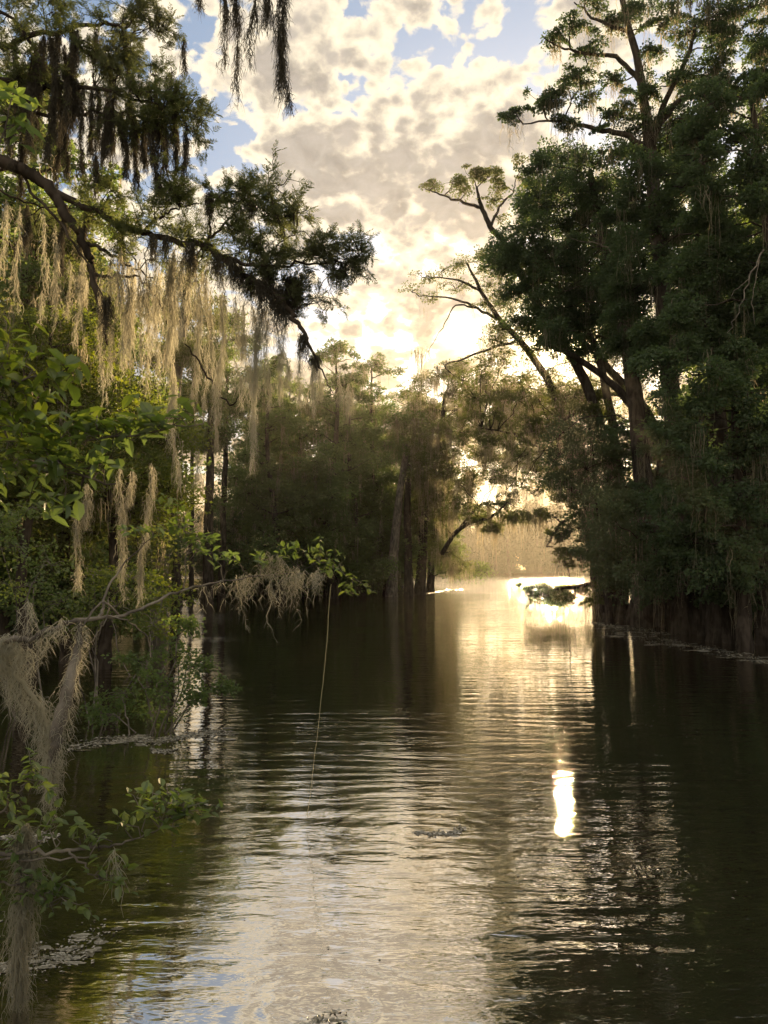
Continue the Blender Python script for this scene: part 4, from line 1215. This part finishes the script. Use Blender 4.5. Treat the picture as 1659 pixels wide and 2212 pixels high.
#@@SHRUBS
# ------------------------------------------------------------------ low shrubs standing in the water on the left, 9 to 15 m away
for (x, dd, lb, cl_) in [
    (60, 11.5, 'leafy swamp shrub at the left edge behind the mossy bough', [(30, 1180, 80, 40), (110, 1220, 70, 40), (40, 1270, 80, 40), (0, 1130, 60, 40), (60, 1100, 50, 26), (130, 1300, 70, 36)]),
    (230, 11, 'pale green swamp shrub spreading behind the low moss columns', [(200, 1240, 60, 36), (280, 1250, 60, 36), (350, 1290, 50, 30), (250, 1310, 70, 36), (330, 1350, 50, 30), (170, 1340, 50, 28)]),
    (330, 10.4, 'small leaved shrub drooping to the floating mat on the left', [(300, 1430, 50, 34), (370, 1400, 50, 30), (420, 1440, 46, 28), (360, 1480, 60, 34), (270, 1500, 60, 30), (430, 1500, 44, 24), (330, 1540, 60, 24), (220, 1540, 50, 24), (480, 1480, 26, 12), (400, 1350, 36, 18)]),
    (320, 16, 'low bush at the foot of the far trunks left of the open water', [(320, 1250, 40, 22), (300, 1280, 46, 24), (340, 1300, 36, 18), (270, 1240, 40, 22)])]:
    q = D(x, 1226 + 3655 / dd, dd)
    bb = np.array([q[0], q[1], -.5])
    root = empty('swamp_shrub', bb, lb, 'shrub')
    st, lf = MB(), MB()
    for (cx_, cy_, rx, ry) in cl_:
        d2 = dd + rng.uniform(-.6, .6)
        c = D(cx_, cy_, d2) - bb
        rad = np.array([M(rx, d2), M(rx, d2), M(ry, d2)])
        sc, _ = pad_leaves(lf, c, rad, 380, .058, .6, 14, 'd', .9)
        twigs(st, np.array([rng.normal() * .08, rng.normal() * .08, 0.0]), c[None], .016, .006, 9, .12)
        twigs(st, c, sc, .006, .002, 5, .08)
    st.build('stems', MAT['greybark'], root)
    lf.build('leaves', MAT['lime' if 'pale' in lb else 'laurel' if dd < 12 and 'small' not in lb else 'mid'], root)
# bare grey twigs over the left water
mb = MB()
for q in ([(235, 1290, 5.5), (232, 1330, 5.5), (210, 1370, 5.5), (175, 1400, 5.4), (110, 1385, 5.3)], [(232, 1330, 5.5), (280, 1345, 5.6), (318, 1375, 5.7), (325, 1420, 5.7)]):
    limb(mb, [[*D(*v), .006 - .001 * i] for i, v in enumerate(q)], 5, 5, .006)
o0 = D(235, 1290, 5.5)
o = mb.build('bare_twigs', MAT['greybark'], None, True, origin=o0)
o.location = tuple(o0)
tag(o, 'bare grey forked twigs over the dark water on the left', 'dead branch')

#@@MATS
# ------------------------------------------------------------------ floating mats
def mat_debris():
    m = bpy.data.materials.new('floating_litter')
    m.use_nodes = True
    t = NT(m.node_tree)
    r = t.n('ShaderNodeNewGeometry').outputs['Random Per Island']
    b = t.n('ShaderNodeBsdfPrincipled')
    t.put(b.inputs['Base Color'], t.mix(r, (.10, .09, .06), (.42, .40, .34)))
    b.inputs['Roughness'].default_value = .22
    t.put(t.n('ShaderNodeOutputMaterial').inputs[0], b.outputs[0])
    return m


MD = mat_debris()


def debris(label, pts, n, wpx, L):
    """scattered wet leaves and bark along a line of display points on the water"""
    q = np.array([D(x, y, 3655 / (y - 1226)) for x, y in pts])
    s = spline(q, 6)
    k = rng.uniform(0, len(s) - 1.001, n)
    a = k.astype(int)
    f = (k - a)[:, None]
    C = s[a] * (1 - f) + s[a + 1] * f
    dist = C[:, 1]
    cl = rng.normal(size=(40, 2))
    ci = np.clip((k / (len(s) - 1) * 40).astype(int), 0, 39)
    C[:, 1] += (rng.normal(size=n) * .45 + cl[ci, 0] * .9 + rng.normal(size=n) * .6 * (rng.random(n) < .3)) * wpx * dist * dist / 3655 * .6
    C[:, 0] += rng.normal(size=n) * wpx * dist / FPX
    C[:, 2] = rng.uniform(.002, .007, n)
    base = C.mean(0)
    base[2] = 0
    an = rng.uniform(0, 6.28, n)
    mb = MB()
    l = L * rng.uniform(.4, 1.5, n)
    diamonds(mb, C - base, np.stack([np.cos(an), np.sin(an), rng.normal(size=n) * .02], 1), unit(rng.normal(size=(n, 3)) * .04 + np.array([0, 0, 1])), l, l * rng.uniform(.2, .45, n))
    for i in range(max(4, n // 9)):
        c0 = (C - base)[rng.integers(0, n)]
        dl = max(.018, float(np.mean(dist)) * min(wpx, 9) * .0005)
        an2 = np.arange(14) * 2 * math.pi / 14
        rr = rng.uniform(.6, 1.2, 14)
        V = np.stack([c0[0] + np.cos(an2) * rr * dl * rng.uniform(1.2, 3.0), c0[1] + np.sin(an2) * rr * dl * rng.uniform(.6, 1.2), np.full(14, .0008 + i * .00006)], 1)
        V = np.concatenate([[[c0[0], c0[1], .0008 + i * .00006]], V])
        mb.add(V, [[0, k2 + 1, (k2 + 1) % 14 + 1] for k2 in range(14)])
    o = mb.build('floating_debris', MD)
    o.location = tuple(base)
    return tag(o, label, 'floating debris', None)


debris('pale floating litter mat under the left shrub', [(170, 1602), (260, 1590), (330, 1592), (420, 1580), (495, 1577)], 800, 10, .045)
debris('small floating litter patch just below the left litter mat', [(330, 1612), (370, 1616)], 120, 3, .05)
debris('floating litter patch beside the moss tail in the near left corner', [(0, 2050), (60, 2045), (130, 2040), (170, 2015), (210, 2000)], 420, 26, .02)
debris('litter drift behind the low laurel shoots at the left edge', [(0, 1790), (60, 1795), (120, 1790)], 220, 6, .04)
debris('thin litter line in front of the right bank cypress knees', [(1290, 1348), (1350, 1356), (1430, 1360)], 420, 8, .08)
debris('long litter raft along the dark right bank', [(1330, 1372), (1430, 1382), (1530, 1400), (1659, 1425)], 700, 16, .06)
debris('dark litter clump in the ripples at the bottom', [(660, 2175), (700, 2160), (735, 2150)], 60, 10, .02)
debris('floating litter edge by the far bank tip', [(910, 1282), (960, 1276), (1000, 1272)], 300, 1.5, .2)
debris('small litter patch floating in mid river', [(900, 1783), (960, 1785), (1000, 1775)], 160, 5, .03)
n = 240
C = np.stack([rng.uniform(-3.5, 5, n), rng.uniform(3.6, 17, n), rng.uniform(.002, .006, n)], 1)
C[:150, :2] = C[rng.integers(150, n, 150), :2] + rng.normal(size=(150, 2)) * .25
an = rng.uniform(0, 6.28, n)
mb = MB()
l = rng.uniform(.01, .032, n)
diamonds(mb, C, np.stack([np.cos(an), np.sin(an), rng.normal(size=n) * .03], 1), unit(rng.normal(size=(n, 3)) * .06 + np.array([0, 0, 1])), l, l * rng.uniform(.2, .4, n))
tag(mb.build('floating_leaves', MD), 'small leaf specks drifting all over the near river surface', 'leaf litter', kind='stuff')
#@@END
